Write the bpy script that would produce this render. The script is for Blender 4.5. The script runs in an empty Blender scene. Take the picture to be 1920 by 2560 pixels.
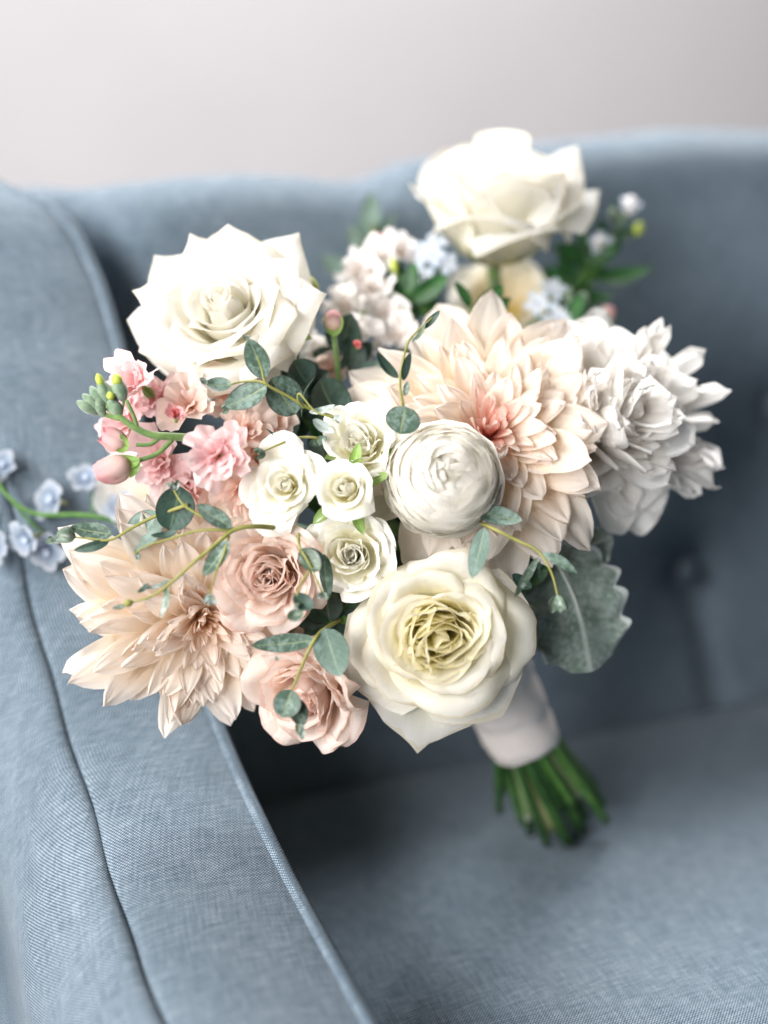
import bpy, math, random
import numpy as np
from mathutils import Vector, Matrix

# ------------------------------------------------------------------ camera
scn = bpy.context.scene
COL = scn.collection
R_ = math.radians
CAM = Vector((0.0, 0.0, 0.98))
YAW, PITCH, FPX = R_(20.8), R_(20.5), 3400.0
FOCUS = 0.705
cR = Vector((math.cos(YAW), -math.sin(YAW), 0))
cF = Vector((math.sin(YAW)*math.cos(PITCH), math.cos(YAW)*math.cos(PITCH), -math.sin(PITCH)))
cU = cR.cross(cF)
cam_d = bpy.data.cameras.new('camera')
cam = bpy.data.objects.new('camera', cam_d); COL.objects.link(cam)
M3 = Matrix((cR, cU, -cF)).transposed()
cam.matrix_world = Matrix.Translation(CAM) @ M3.to_4x4()
cam_d.sensor_fit = 'VERTICAL'; cam_d.sensor_height = 56.0; cam_d.sensor_width = 42.0
cam_d.lens = FPX/2560*56.0
cam_d.clip_start = 0.02; cam_d.clip_end = 50
cam_d.dof.use_dof = True; cam_d.dof.focus_distance = FOCUS; cam_d.dof.aperture_fstop = 2.6
scn.camera = cam

# ------------------------------------------------------------------ light
w = bpy.data.worlds.new('World'); scn.world = w; w.use_nodes = True
bg = w.node_tree.nodes['Background']
bg.inputs[0].default_value = (0.80, 0.88, 1.0, 1); bg.inputs[1].default_value = 0.015
def area(name, loc, target, size, power, col):
    l = bpy.data.lights.new(name, 'AREA'); l.shape = 'RECTANGLE'; l.size, l.size_y = size
    l.energy = power; l.color = col
    o = bpy.data.objects.new(name, l); COL.objects.link(o); o.location = loc
    o.rotation_euler = (Vector(target)-Vector(loc)).to_track_quat('-Z', 'Y').to_euler()
    return o
area('window_light', (-1.9, 0.45, 2.3), (0.35, 0.7, 0.6), (1.5, 1.3), 116, (1.0, 0.98, 0.95))
area('front_fill', (-1.8, -1.1, 1.65), (0.35, 0.6, 0.5), (1.2, 1.2), 88, (1.0, 0.985, 0.965))  # added fill from the front left, brightens the flower faces
area('back_fill', (0.85, 2.05, 2.3), (0.55, 0.4, 0.5), (1.4, 0.7), 108, (1.0, 0.985, 0.965))  # added light high behind the sofa, no real fixture; lifts seat and peony
vs = scn.view_settings
vs.view_transform = 'Standard'; vs.look = 'None'; vs.exposure = 0.0; vs.gamma = 1.0; vs.use_curve_mapping = False
scn.render.engine = 'CYCLES'
scn.cycles.use_denoising = True
scn.cycles.max_bounces = 14; scn.cycles.diffuse_bounces = 9; scn.cycles.transmission_bounces = 10
scn.cycles.sample_clamp_indirect = 6

# ------------------------------------------------------------------ picture geometry
def P(px, py, d):
    """point seen at photo pixel (px,py) at depth d (metres along the view axis)"""
    return CAM + cR*((px-960)/FPX*d) + cU*(-(py-1280)/FPX*d) + cF*d
def D(r, u, t):
    """direction: r to the right, u up, t towards the photographer"""
    return (cR*r + cU*u - cF*t).normalized()
def axes(z, roll=0.0, hint=None):
    z = Vector(z).normalized()
    h = Vector(hint) if hint is not None else Vector((0, 0, 1))
    if abs(z.dot(h)) > .97: h = cR
    x = h.cross(z).normalized(); y = z.cross(x)
    m = Matrix((x, y, z)).transposed().to_4x4()
    return m @ Matrix.Rotation(roll, 4, 'Z')

# ------------------------------------------------------------------ materials
def srgb(r, g, b):
    f = lambda c: (c/255/12.92) if c/255 <= .04045 else ((c/255+.055)/1.055)**2.4
    return (f(r), f(g), f(b), 1)
class NT:
    def __init__(s, name):
        s.m = bpy.data.materials.new(name); s.m.use_nodes = True
        s.t = s.m.node_tree; s.t.nodes.clear()
    def n(s, typ, **kw):
        nd = s.t.nodes.new(typ)
        for k, v in kw.items():
            if k == 'inp':
                for i, x in v.items():
                    if hasattr(x, 'is_output') and x.is_output: s.t.links.new(x, nd.inputs[i])
                    else: nd.inputs[i].default_value = x
            else: setattr(nd, k, v)
        return nd
    def math(s, op, a, b=0.0, c=None):
        i = {0: a, 1: b}
        if c is not None: i[2] = c
        return s.n('ShaderNodeMath', operation=op, inp=i).outputs[0]
    def mix(s, f, a, b, blend='MIX'):
        return s.n('ShaderNodeMix', data_type='RGBA', blend_type=blend, inp={0: f, 6: a, 7: b}).outputs[2]
    def ramp(s, f, stops, interp='EASE'):
        r = s.n('ShaderNodeValToRGB', inp={0: f}); r.color_ramp.interpolation = interp
        e = r.color_ramp.elements
        while len(e) < len(stops): e.new(.5)
        for x, (p, c) in zip(e, stops): x.position = p; x.color = c if len(c) == 4 else (*c, 1)
        return r.outputs[0]
    def noise(s, vec, scale, detail=3, rough=.55):
        return s.n('ShaderNodeTexNoise', inp={'Vector': vec, 'Scale': scale, 'Detail': detail, 'Roughness': rough}).outputs[0]
    def scale(s, vec, v):
        return s.n('ShaderNodeMapping', inp={0: vec, 3: v}).outputs[0]
    def finish(s, shader, disp=None):
        o = s.n('ShaderNodeOutputMaterial'); s.t.links.new(shader, o.inputs[0]); return s.m

def petal_mat(name, base, mid, tip, trans=.35, rough=.55, vein=.06, edge=None, spot=None, sheen=.0):
    """petal: colour runs from claw to rim (UV y), faint veins, light shining through"""
    t = NT(name)
    uv = t.n('ShaderNodeUVMap').outputs[0]
    sep = t.n('ShaderNodeSeparateXYZ', inp={0: uv})
    u, v = sep.outputs[0], sep.outputs[1]
    obj = t.n('ShaderNodeTexCoord').outputs['Object']
    nz = t.noise(obj, 70, 3)
    vv = t.math('ADD', v, t.math('MULTIPLY', t.math('SUBTRACT', nz, .5), .22))
    c = t.ramp(vv, [(0, base), (.45, mid), (1, tip)])
    ve = t.noise(t.scale(uv, (34, 1.6, 1)), 1.0, 2)
    c = t.mix(t.math('MULTIPLY', ve, vein), c, t.mix(1.0, c, (.55, .5, .42, 1), 'MULTIPLY'))
    rnd = t.n('ShaderNodeObjectInfo').outputs['Random']
    c = t.mix(t.math('MULTIPLY', rnd, .10), c, t.mix(1.0, c, mid, 'MULTIPLY'))
    if edge:
        em = t.math('SMOOTHSTEP' if False else 'MULTIPLY', t.math('GREATER_THAN', vv, .965), .55)
        c = t.mix(em, c, edge)
    bmp = t.n('ShaderNodeBump', inp={'Strength': .25, 'Distance': .0008, 'Height': t.math('ADD', ve, t.math('MULTIPLY', t.noise(obj, 160, 3), .6))}).outputs[0]
    p = t.n('ShaderNodeBsdfPrincipled', inp={'Base Color': c, 'Roughness': rough, 'Specular IOR Level': .2, 'Normal': bmp})
    tr = t.n('ShaderNodeBsdfTranslucent', inp={0: t.mix(.35, c, t.mix(1.0, c, c, 'MULTIPLY')), 'Normal': bmp})
    sh = t.n('ShaderNodeMixShader', inp={0: trans, 1: p.outputs[0], 2: tr.outputs[0]})
    return t.finish(sh.outputs[0])

def leaf_mat(name, a, b, rim, rib, bloom, trans=.15, rough=.5, spots=.5, veins=.10):
    t = NT(name)
    uv = t.n('ShaderNodeUVMap').outputs[0]
    sep = t.n('ShaderNodeSeparateXYZ', inp={0: uv}); u, v = sep.outputs[0], sep.outputs[1]
    obj = t.n('ShaderNodeTexCoord').outputs['Object']
    au = t.math('ABSOLUTE', t.math('SUBTRACT', t.math('MULTIPLY', u, 2.0), 1.0))
    n1 = t.noise(obj, 60, 4, .6); n2 = t.noise(obj, 320, 4, .7)
    c = t.mix(t.ramp(n1, [(.35, (0, 0, 0)), (.65, (1, 1, 1))]), a, b)
    bl = t.ramp(t.math('ADD', t.math('MULTIPLY', n2, .6), t.math('MULTIPLY', t.noise(obj, 45, 3), .45)), [(.47, (0, 0, 0)), (.62, (1, 1, 1))])
    c = t.mix(t.math('MULTIPLY', bl, spots), c, bloom)
    sv = t.math('ABSOLUTE', t.math('SINE', t.math('MULTIPLY', t.math('ADD', t.math('MULTIPLY', v, 1.0), t.math('MULTIPLY', au, -.32)), 22)))
    side = t.math('MULTIPLY', t.math('LESS_THAN', sv, .13), veins)
    c = t.mix(side, c, rib)
    c = t.mix(t.math('MULTIPLY', t.math('LESS_THAN', au, .06), .7), c, rib)
    c = t.mix(t.math('MULTIPLY', t.math('GREATER_THAN', t.math('ADD', au, t.math('MULTIPLY', t.math('SUBTRACT', n1, .5), .06)), .93), .75), c, rim)
    rnd = t.n('ShaderNodeObjectInfo').outputs['Random']
    c = t.mix(t.math('MULTIPLY', rnd, .45), c, t.mix(1.0, c, (.45, .55, .5, 1), 'MULTIPLY'))
    bmp = t.n('ShaderNodeBump', inp={'Strength': .35, 'Distance': .0006, 'Height': t.math('ADD', n2, t.math('MULTIPLY', sv, 2.5*veins))}).outputs[0]
    p = t.n('ShaderNodeBsdfPrincipled', inp={'Base Color': c, 'Roughness': rough, 'Specular IOR Level': .4, 'Normal': bmp})
    tr = t.n('ShaderNodeBsdfTranslucent', inp={0: c})
    sh = t.n('ShaderNodeMixShader', inp={0: trans, 1: p.outputs[0], 2: tr.outputs[0]})
    return t.finish(sh.outputs[0])

def plain_mat(name, a, b, scale=90, rough=.55, bump=.3, stretch=(1, 1, 1), spec=.35, fuzz=0):
    t = NT(name)
    obj = t.n('ShaderNodeTexCoord').outputs['Object']
    n1 = t.noise(t.scale(obj, stretch), scale, 4, .6)
    c = t.mix(t.ramp(n1, [(.3, (0, 0, 0)), (.7, (1, 1, 1))]), a, b)
    bmp = t.n('ShaderNodeBump', inp={'Strength': bump, 'Distance': .0008, 'Height': n1}).outputs[0]
    p = t.n('ShaderNodeBsdfPrincipled', inp={'Base Color': c, 'Roughness': rough, 'Specular IOR Level': spec, 'Normal': bmp})
    if fuzz: p.inputs['Sheen Weight'].default_value = fuzz
    return t.finish(p.outputs[0])

def fabric_mat(name):
    """heathered plain weave: pale and blue yarns crossing at about 1.3 mm"""
    t = NT(name)
    uv = t.n('ShaderNodeUVMap').outputs[0]
    big = t.noise(uv, 9, 4, .6)
    wob = t.n('ShaderNodeMapping', inp={0: uv, 1: (0, 0, 0)}).outputs[0]
    sep = t.n('ShaderNodeSeparateXYZ', inp={0: wob}); u, v = sep.outputs[0], sep.outputs[1]
    k = 2*math.pi/.0019
    jit = t.math('MULTIPLY', t.noise(uv, 130, 2), 1.2)
    su = t.math('SINE', t.math('ADD', t.math('MULTIPLY', u, k), jit))
    sv = t.math('SINE', t.math('ADD', t.math('MULTIPLY', v, k), jit))
    chk = t.math('MULTIPLY', su, sv)                                   # over / under
    yw = t.noise(t.scale(uv, (70, 620, 1)), 1, 3, .65)                 # weft slubs
    yx = t.noise(t.scale(uv, (620, 55, 1)), 1, 3, .65)                 # warp slubs
    fl = t.math('ADD', t.math('MULTIPLY', yw, .55), t.math('MULTIPLY', yx, .45))
    f = t.math('ADD', t.math('MULTIPLY', chk, .48), t.math('MULTIPLY', t.math('SUBTRACT', fl, .5), 1.15))
    f = t.math('ADD', t.math('ADD', f, .47), t.math('MULTIPLY', t.math('SUBTRACT', big, .5), .28))
    c = t.ramp(f, [(0.0, srgb(27, 38, 50)), (.38, srgb(86, 104, 120)), (.72, srgb(125, 142, 156)), (1, srgb(186, 192, 198))], 'LINEAR')
    h = t.math('ADD', t.math('MULTIPLY', chk, .5), t.math('ADD', t.math('MULTIPLY', sv, .4), fl))
    bmp = t.n('ShaderNodeBump', inp={'Strength': .55, 'Distance': .0006, 'Height': h}).outputs[0]
    p = t.n('ShaderNodeBsdfPrincipled', inp={'Base Color': c, 'Roughness': .92, 'Specular IOR Level': .12, 'Sheen Weight': .12, 'Normal': bmp})
    return t.finish(p.outputs[0])

MT = {}
def mats():
    C = srgb
    MT['cream_heart'] = petal_mat('cream_heart_petal', C(251, 244, 192), C(252, 248, 218), C(252, 250, 238), .55, vein=.06, edge=C(244, 232, 190))
    MT['white_rose'] = petal_mat('white_rose_petal', C(244, 238, 196), C(250, 248, 238), C(251, 250, 248), .58, edge=C(238, 230, 212))
    MT['cream_rose'] = petal_mat('cream_rose_petal', C(250, 242, 190), C(251, 248, 228), C(252, 250, 246), .58, edge=C(238, 226, 200))
    MT['spray_rose'] = petal_mat('spray_rose_petal', C(245, 238, 184), C(250, 248, 232), C(251, 250, 246), .32)
    MT['ranunculus'] = petal_mat('ranunculus_petal', C(246, 242, 214), C(250, 248, 240), C(251, 250, 248), .58, vein=.06, edge=C(246, 242, 234))
    MT['peach_rose'] = petal_mat('peach_rose_petal', C(252, 234, 212), C(252, 239, 229), C(252, 243, 238), .58, vein=.08, edge=C(244, 208, 194))
    MT['dahlia'] = petal_mat('dahlia_petal', C(251, 236, 190), C(252, 243, 228), C(252, 245, 240), .56, vein=.12)
    MT['dahlia_mid'] = petal_mat('dahlia_mid_petal', C(251, 230, 198), C(252, 240, 228), C(252, 245, 240), .56, vein=.12)
    MT['dahlia_core'] = petal_mat('dahlia_core_petal', C(244, 176, 160), C(249, 208, 196), C(251, 230, 221), .5, vein=.12)
    MT['dahlia_core_cream'] = petal_mat('dahlia_core_cream_petal', C(250, 228, 180), C(251, 234, 214), C(252, 239, 230), .56, vein=.12)
    MT['peony'] = petal_mat('peony_petal', C(251, 247, 234), C(252, 250, 247), C(252, 251, 250), .62, vein=.12)
    MT['stock'] = petal_mat('stock_petal', C(228, 220, 140), C(249, 216, 218), C(250, 229, 230), .5, vein=.14)
    MT['stock_peach'] = petal_mat('stock_peach_petal', C(236, 204, 150), C(250, 224, 212), C(251, 235, 228), .5, vein=.14)
    MT['stock_pale'] = petal_mat('stock_pale_petal', C(242, 230, 200), C(251, 246, 243), C(252, 249, 248), .46, vein=.10)
    MT['bud_pink'] = petal_mat('pink_bud_petal', C(240, 206, 176), C(249, 220, 214), C(240, 178, 184), .3, vein=.4)
    MT['bud_core'] = petal_mat('coral_bud_petal', C(226, 92, 100), C(232, 104, 112), C(246, 170, 170), .2, vein=.2)
    MT['delphinium'] = petal_mat('delphinium_petal', C(150, 166, 192), C(172, 186, 204), C(200, 206, 216), .46, vein=.15)
    MT['tweedia'] = petal_mat('tweedia_petal', C(246, 246, 250), C(230, 236, 246), C(200, 216, 236), .3)
    MT['tulip'] = petal_mat('tulip_petal', C(230, 200, 80), C(248, 240, 220), C(250, 247, 240), .46, vein=.1)
    MT['euc'] = leaf_mat('eucalyptus_leaf', C(62, 86, 72), C(92, 114, 100), C(74, 62, 60), C(150, 162, 124), C(160, 182, 176), .12, .5, .55)
    MT['euc_pale'] = leaf_mat('eucalyptus_pale_leaf', C(100, 124, 112), C(122, 142, 132), C(96, 96, 92), C(150, 170, 150), C(160, 186, 182), .12, .55, .35)
    MT['euc_dark'] = leaf_mat('eucalyptus_dark_leaf', C(48, 70, 62), C(66, 92, 82), C(40, 44, 40), C(110, 130, 104), C(96, 122, 112), .08, .45, .3)
    MT['euc_tip'] = leaf_mat('eucalyptus_tip_leaf', C(74, 96, 76), C(120, 140, 122), C(52, 40, 48), C(150, 160, 120), C(196, 204, 206), .1, .32, .75)
    MT['green_leaf'] = leaf_mat('green_leaf', C(34, 76, 40), C(52, 104, 54), C(40, 70, 40), C(110, 150, 90), C(70, 120, 70), .18, .42, .2)
    MT['sepal'] = leaf_mat('sepal', C(120, 158, 66), C(146, 178, 92), C(84, 104, 60), C(170, 196, 120), C(164, 184, 128), .2, .5, .3)
    MT['miller'] = leaf_mat('dusty_miller_leaf', C(96, 112, 104), C(128, 142, 136), C(196, 200, 202), C(176, 184, 182), C(166, 174, 173), .06, .95, .6, .10)
    MT['euc_stem'] = plain_mat('eucalyptus_stem', C(128, 132, 62), C(150, 146, 84), 120)
    MT['stem'] = plain_mat('flower_stem', C(48, 94, 36), C(90, 132, 60), 60, .45, .2)
    MT['stem_dark'] = plain_mat('dark_flower_stem', C(32, 66, 28), C(56, 94, 42), 60, .45, .2)
    MT['stem_pale'] = plain_mat('pale_flower_stem', C(160, 172, 112), C(190, 192, 140), 60, .5, .2)
    MT['stock_stem'] = plain_mat('stock_stem', C(84, 116, 58), C(112, 140, 78), 150, .7, .3, fuzz=.4)
    MT['stock_bud'] = plain_mat('stock_green_bud', C(92, 118, 96), C(132, 152, 126), 260, .85, .5, fuzz=.6)
    MT['yellow_bud'] = plain_mat('yellow_green_bud', C(170, 186, 70), C(190, 204, 96), 160, .6)
    MT['tweedia_bud'] = plain_mat('white_flower_bud', C(232, 226, 228), C(240, 236, 238), 90)
    MT['ribbon'] = plain_mat('silk_ribbon', C(226, 216, 212), C(236, 228, 224), 14, .6, .12, spec=.3)
    MT['fabric'] = fabric_mat('woven_blue_grey_fabric')
    MT['wall'] = plain_mat('painted_wall', C(189, 186, 189), C(192, 189, 192), 4, .9, .05)
    MT['floor'] = plain_mat('pale_floor', C(150, 146, 146), C(164, 160, 158), 6, .7, .05)

# ------------------------------------------------------------------ mesh helpers
def mesh_obj(name, verts, faces, mat, parent=None, uvs=None, smooth=True):
    me = bpy.data.meshes.new(name)
    me.from_pydata([tuple(v) for v in verts], [], faces)
    if uvs is not None:
        ul = me.uv_layers.new(name='UVMap')
        idx = np.empty(len(me.loops), dtype=np.int32); me.loops.foreach_get('vertex_index', idx)
        ul.data.foreach_set('uv', np.asarray(uvs, dtype=np.float32)[idx].ravel())
    if smooth: me.polygons.foreach_set('use_smooth', [True]*len(me.polygons))
    me.materials.append(MT[mat]); me.update()
    o = bpy.data.objects.new(name, me); COL.objects.link(o)
    if parent is not None: o.parent = parent
    return o
def thing(name, label, cat, loc=(0, 0, 0), group=None, mat=None):
    o = bpy.data.objects.new(name, None); COL.objects.link(o)
    o.empty_display_size = .01
    if mat is not None: o.matrix_world = mat
    else: o.location = loc
    o['label'] = label; o['category'] = cat
    if group: o['group'] = group
    return o
def tag(o, label, cat, group=None):
    o['label'] = label; o['category'] = cat
    if group: o['group'] = group
    return o
def grid_faces(nv, nu):
    f = []
    for i in range(nv):
        for j in range(nu):
            a = i*(nu+1)+j; f.append((a, a+1, a+nu+2, a+nu+1))
    return f
GF = {}
def gf(nv, nu):
    if (nv, nu) not in GF: GF[(nv, nu)] = grid_faces(nv, nu)
    return GF[(nv, nu)]
def sst(a, b, x):
    t = np.clip((x-a)/(b-a), 0, 1); return t*t*(3-2*t)

def petal(L, W, phis, Rc, keys=(0, .35, .7, 1), r0=0, z0=0, nv=12, nu=10, kind='rose', b0=.35, drop=.22, dp=2.6,
          tip=0, notch=0, lip=0, lip0=.65, edge=.3, ruf=0, rufn=3, seed=0, tuck=0, twist=0, side=0, fold=0, edgelen=0, rib=0):
    """one petal as a grown sheet: x across, y outwards from the flower's axis, z along the axis"""
    rg = random.Random(seed)
    v = np.linspace(0, 1, nv+1)[:, None]; s = np.linspace(-1, 1, nu+1)[None, :]
    if kind == 'rose': wv = b0+(1-b0)*np.sin(np.pi/2*np.clip(v/.62, 0, 1))**.9
    elif kind == 'point': wv = np.clip(b0*(1-v)**2+np.sin(np.pi*np.clip(v, 0, 1)**1.25)**.66, 0, 1)
    elif kind == 'strap': wv = np.where(v > .6, np.sqrt(np.clip(1-((v-.6)/.4)**5, 0, 1)), 1.0)*(b0+(1-b0)*np.clip(v/.7, 0, 1))
    elif kind == 'fan': wv = b0+(1-b0)*np.clip(v, 0, 1)**1.2
    wig = sum(rg.uniform(-.5, .5)*np.sin(k*2.1*s+rg.uniform(0, 6)) for k in (1, 2, 3))
    top = 1-drop*np.abs(s)**dp + tip*np.exp(-np.abs(s)/.17) - notch*np.exp(-(s/.22)**2) + edgelen*wig
    ln = v*L*np.broadcast_to(top, (1, nu+1))
    ph = np.interp(v[:, 0], keys, phis)
    for _ in range(2): ph = np.concatenate([ph[:1], (ph[:-2]+2*ph[1:-1]+ph[2:])/4, ph[-1:]])
    ph = np.radians(ph)[:, None]
    e1, e2 = rg.uniform(.7, 1.3), rg.uniform(.7, 1.3)
    es = np.where(s < 0, e1, e2)*np.abs(s)**2*edge
    phi = ph + np.radians(lip)*sst(lip0, 1.12, v+es)
    dl = np.diff(ln, axis=0)
    mid = (phi[1:]+phi[:-1])/2
    r = r0+np.concatenate([np.zeros((1, nu+1)), np.cumsum(np.sin(mid)*dl, 0)])
    z = z0+np.concatenate([np.zeros((1, nu+1)), np.cumsum(np.cos(mid)*dl, 0)])
    Rv = np.interp(v[:, 0], (0, 1), Rc if isinstance(Rc, (tuple, list)) else (Rc, Rc))[:, None]
    a = np.clip(s*W*wv/Rv, -3.0, 3.0)
    x = Rv*np.sin(a)
    off = Rv*(1-np.cos(a))
    if fold: off = off + fold*np.abs(s*W*wv)
    if rib: off = off + rib*W*wv*np.cos(3.3*np.pi*s)*v*(1-.5*v)
    pc = np.broadcast_to(ph, phi.shape)
    y = r - off*np.cos(pc); z = z + off*np.sin(pc)
    if ruf:
        p1, p2, p3 = (rg.uniform(0, 6.28) for _ in range(3))
        q = ruf*L*v**2.2*(np.sin(rufn*np.pi*s*.5+p1+2*v)*.55+np.sin(rufn*1.37*np.pi*s+p2)*.35*(.4+np.abs(s))+.25*np.sin(5*v+p3+2*s))
        y = y - q*np.cos(phi); z = z + q*np.sin(phi)
    y = y + tuck*s*L*(.3+.7*v)
    if twist:
        tw = np.radians(twist)*v; c, n_ = np.cos(tw), np.sin(tw)
        dx = x; dn = s*0
        x = dx*c; z = z + dx*n_*np.sin(pc); y = y - dx*n_*np.cos(pc)
    if side: x = x + side*L*v**2
    vt = np.stack([x, y, z], -1).reshape(-1, 3)
    uv = np.stack([np.broadcast_to((s+1)/2, x.shape), np.broadcast_to(v, x.shape)], -1).reshape(-1, 2)
    return vt, gf(nv, nu), uv
def rotz(vt, a):
    c, s = math.cos(a), math.sin(a)
    o = vt.copy(); o[:, 0] = vt[:, 0]*c-vt[:, 1]*s; o[:, 1] = vt[:, 0]*s+vt[:, 1]*c; return o
def add_petal(root, ang, mat, name='petal', tilt=None, **k):
    vt, f, uv = petal(**k)
    return mesh_obj(name, rotz(vt, ang), f, mat, root, uv)

def spline(pts, n=8):
    pts = [Vector(p) for p in pts]
    if len(pts) == 2: return [pts[0].lerp(pts[1], i/n) for i in range(n+1)]
    q = [pts[0]*2-pts[1]]+pts+[pts[-1]*2-pts[-2]]; out = []
    for i in range(1, len(q)-2):
        a, b, c, d = q[i-1:i+3]
        for j in range(n):
            t = j/n
            out.append(.5*((2*b)+(c-a)*t+(2*a-5*b+4*c-d)*t*t+(3*b-a-3*c+d)*t**3))
    out.append(pts[-1]); return out
def tube(path, r0, r1, sides=8, cap=True, rf=None):
    vt, fc, uv = [], [], []; n = len(path); L = 0
    up = Vector((.3, .2, 1)).normalized()
    for i, p in enumerate(path):
        t = (path[min(i+1, n-1)]-path[max(i-1, 0)]).normalized()
        x = (up - t*up.dot(t)).normalized(); y = t.cross(x); up = x
        if i: L += (p-path[i-1]).length
        f = i/(n-1); r = rf(f) if rf else r0+(r1-r0)*f
        for k in range(sides):
            a = 2*math.pi*k/sides
            vt.append(p+x*(math.cos(a)*r)+y*(math.sin(a)*r)); uv.append((k/sides*2*math.pi*r, L))
    for i in range(n-1):
        for k in range(sides):
            a = i*sides+k; b = i*sides+(k+1) % sides
            fc.append((a, b, b+sides, a+sides))
    if cap: fc.append(tuple(range(sides))[::-1]); fc.append(tuple((n-1)*sides+k for k in range(sides)))
    return vt, fc, uv
def add_tube(name, pts, r0, r1, mat, parent=None, n=8, sides=8, rf=None, local=False):
    path = spline(pts, n)
    if parent is not None and not local:
        inv = parent.matrix_world.inverted(); path = [inv @ p for p in path]
    vt, fc, uv = tube(path, r0, r1, sides, rf=rf)
    return mesh_obj(name, vt, fc, mat, parent, uv)

def leaf_sheet(base, tip, width, nrm, curl=.15, fold=.25, side=0.0, nv=12, nu=8, kind='oval', seed=0, wav=0.0):
    """leaf between two world points; nrm is the way its face looks"""
    rg = random.Random(seed)
    base, tip = Vector(base), Vector(tip); ax = tip-base; L = ax.length; t = ax/L
    nr = Vector(nrm); nr = (nr-t*nr.dot(t)).normalized(); sd = t.cross(nr)
    vt, uv = [], []
    for i in range(nv+1):
        v = i/nv
        if kind == 'oval': wv = math.sin(math.pi*min(1, max(0, v))**.93)**.62*(1-.12*v)
        elif kind == 'round': wv = (max(0, 1-(2*v-1)**2)**.5)*(1+.06*math.sin(3*v))
        elif kind == 'lance': wv = math.sin(math.pi*v**.8)**.9
        for j in range(nu+1):
            s = -1+2*j/nu
            h = L*curl*(math.sin(math.pi*v)*-1) + abs(s)*wv*width*fold + wav*width*math.sin(7*v+3*s+seed)*v*abs(s)
            p = base + t*(v*L) + sd*(s*wv*width + side*L*math.sin(math.pi*v)) + nr*h
            vt.append(p); uv.append(((s+1)/2, v))
    return vt, gf(nv, nu), uv
def add_leaf(parent, base, tip, width, nrm, mat, name='leaf', **k):
    vt, f, uv = leaf_sheet(base, tip, width, nrm, **k)
    if parent is not None:
        inv = parent.matrix_world.inverted(); vt = [inv @ v for v in vt]
    return mesh_obj(name, vt, f, mat, parent, uv)
def blob(L, r, n=8, sides=10, prof=None):
    """closed spindle along z, length L, radius r"""
    path = [Vector((0, 0, L*i/n)) for i in range(n+1)]
    pf = prof or (lambda f: max(.02, math.sin(math.pi*min(1, max(0, f*.94+.03)))**.7))
    vt = []; fc = []; uv = []
    for i, p in enumerate(path):
        for k in range(sides):
            a = 2*math.pi*k/sides; rr = r*pf(i/n)
            vt.append(Vector((math.cos(a)*rr, math.sin(a)*rr, p.z))); uv.append((k/sides, i/n))
    for i in range(n):
        for k in range(sides):
            a = i*sides+k; b = i*sides+(k+1) % sides; fc.append((a, b, b+sides, a+sides))
    fc.append(tuple(range(sides))[::-1]); fc.append(tuple(n*sides+k for k in range(sides)))
    return vt, fc, uv
def xf(vt, m): return [m @ Vector(v) for v in vt]

# ------------------------------------------------------------------ flowers (built about +z, base at the origin, then stood on matrix m)
GA = 2.399963
def make_rose(root, R, mat, n=34, seed=1, openness=1.0, pointed=.08, lipmax=120, ruf=.02, H=.8, core=.10, outer_droop=0, edge=.45, tightn=.28, nu=18, nv=18, heart=None, heart_mat=None, wmul=1.0):
    rg = random.Random(seed)
    if not heart: vt, fc, uv = blob(R*H*1.0, R*core*.62, 8, 12, lambda f: .5+.5*math.sin(math.pi*min(1, f*.75+.1)) if f < .9 else .45)
    if not heart: mesh_obj('furled_petal', vt, fc, mat, root, [(u, .55) for u, v in uv])
    for i in range(n):
        f = i/(n-1)
        ang = i*GA + rg.uniform(-.18, .18)
        J = lambda a: rg.uniform(-a, a)
        o = openness
        if f < tightn:                       # furled heart
            g = f/tightn
            if heart:
                rc = R*(.09+.42*g)
                add_petal(root, ang+rg.uniform(-.5, .5), heart_mat or mat, L=R*(.74+.10*g+J(.08)), W=R*(.24+.20*g), phis=[78*g+8, 36*g+2, -6+8*g+J(12), -6+10*g+J(20)],
                          Rc=(rc*1.3, rc*rg.uniform(.8, 1.5)), r0=R*.03, lip=26+J(20), lip0=.80, edge=.2, ruf=.035, rufn=rg.choice((2, 3, 4)), drop=.14, dp=2,
                          tuck=J(.30), edgelen=.035, nv=16, nu=16, seed=rg.randint(0, 9999))
                continue
            rc = R*(core*.28+core*1.40*g)
            k = dict(L=R*H*(1.08+.0*g), W=rc*2.2, phis=[38, 6, -16+15*g, -26+40*g], Rc=(rc*1.15, rc), r0=R*.02, lip=18+22*g, lip0=.84,
                     edge=.12, ruf=ruf*.6, drop=.10, dp=2.2, tip=.0)
        else:
            g = (f-tightn)/(1-tightn)
            rad = core*1.7+g*.42
            p0 = 60+22*g; p1 = 18+48*g**1.1*o+(16*(1-g) if heart else 0); p2 = 6+50*g**1.25*o; p3 = 16+58*g*o
            k = dict(L=R*(H*1.02+.34*g*o-.10*max(0, .5-g)), W=R*(.37+.24*g)*wmul, phis=[p0+J(5), p1+J(6+5*g), p2+J(7+8*g), p3+J(8+14*g)+outer_droop*g],
                     Rc=(R*rad*1.0, R*(rad+.35*g*o)), r0=R*.03, lip=(40+(lipmax-40)*g)*rg.uniform(.45, 1.2), lip0=.86-.10*g, edge=edge*(.4+.6*g),
                     ruf=ruf*(.6+g), rufn=rg.choice((2, 3, 4)), drop=.20+.06*g, dp=2.2, edgelen=.02, tip=pointed*min(1, .3+g)*rg.uniform(.4, 1.3), tuck=J(.05), side=J(.05))
        add_petal(root, ang, mat, seed=rg.randint(0, 9999), nv=nv, nu=nu, **k)

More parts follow.
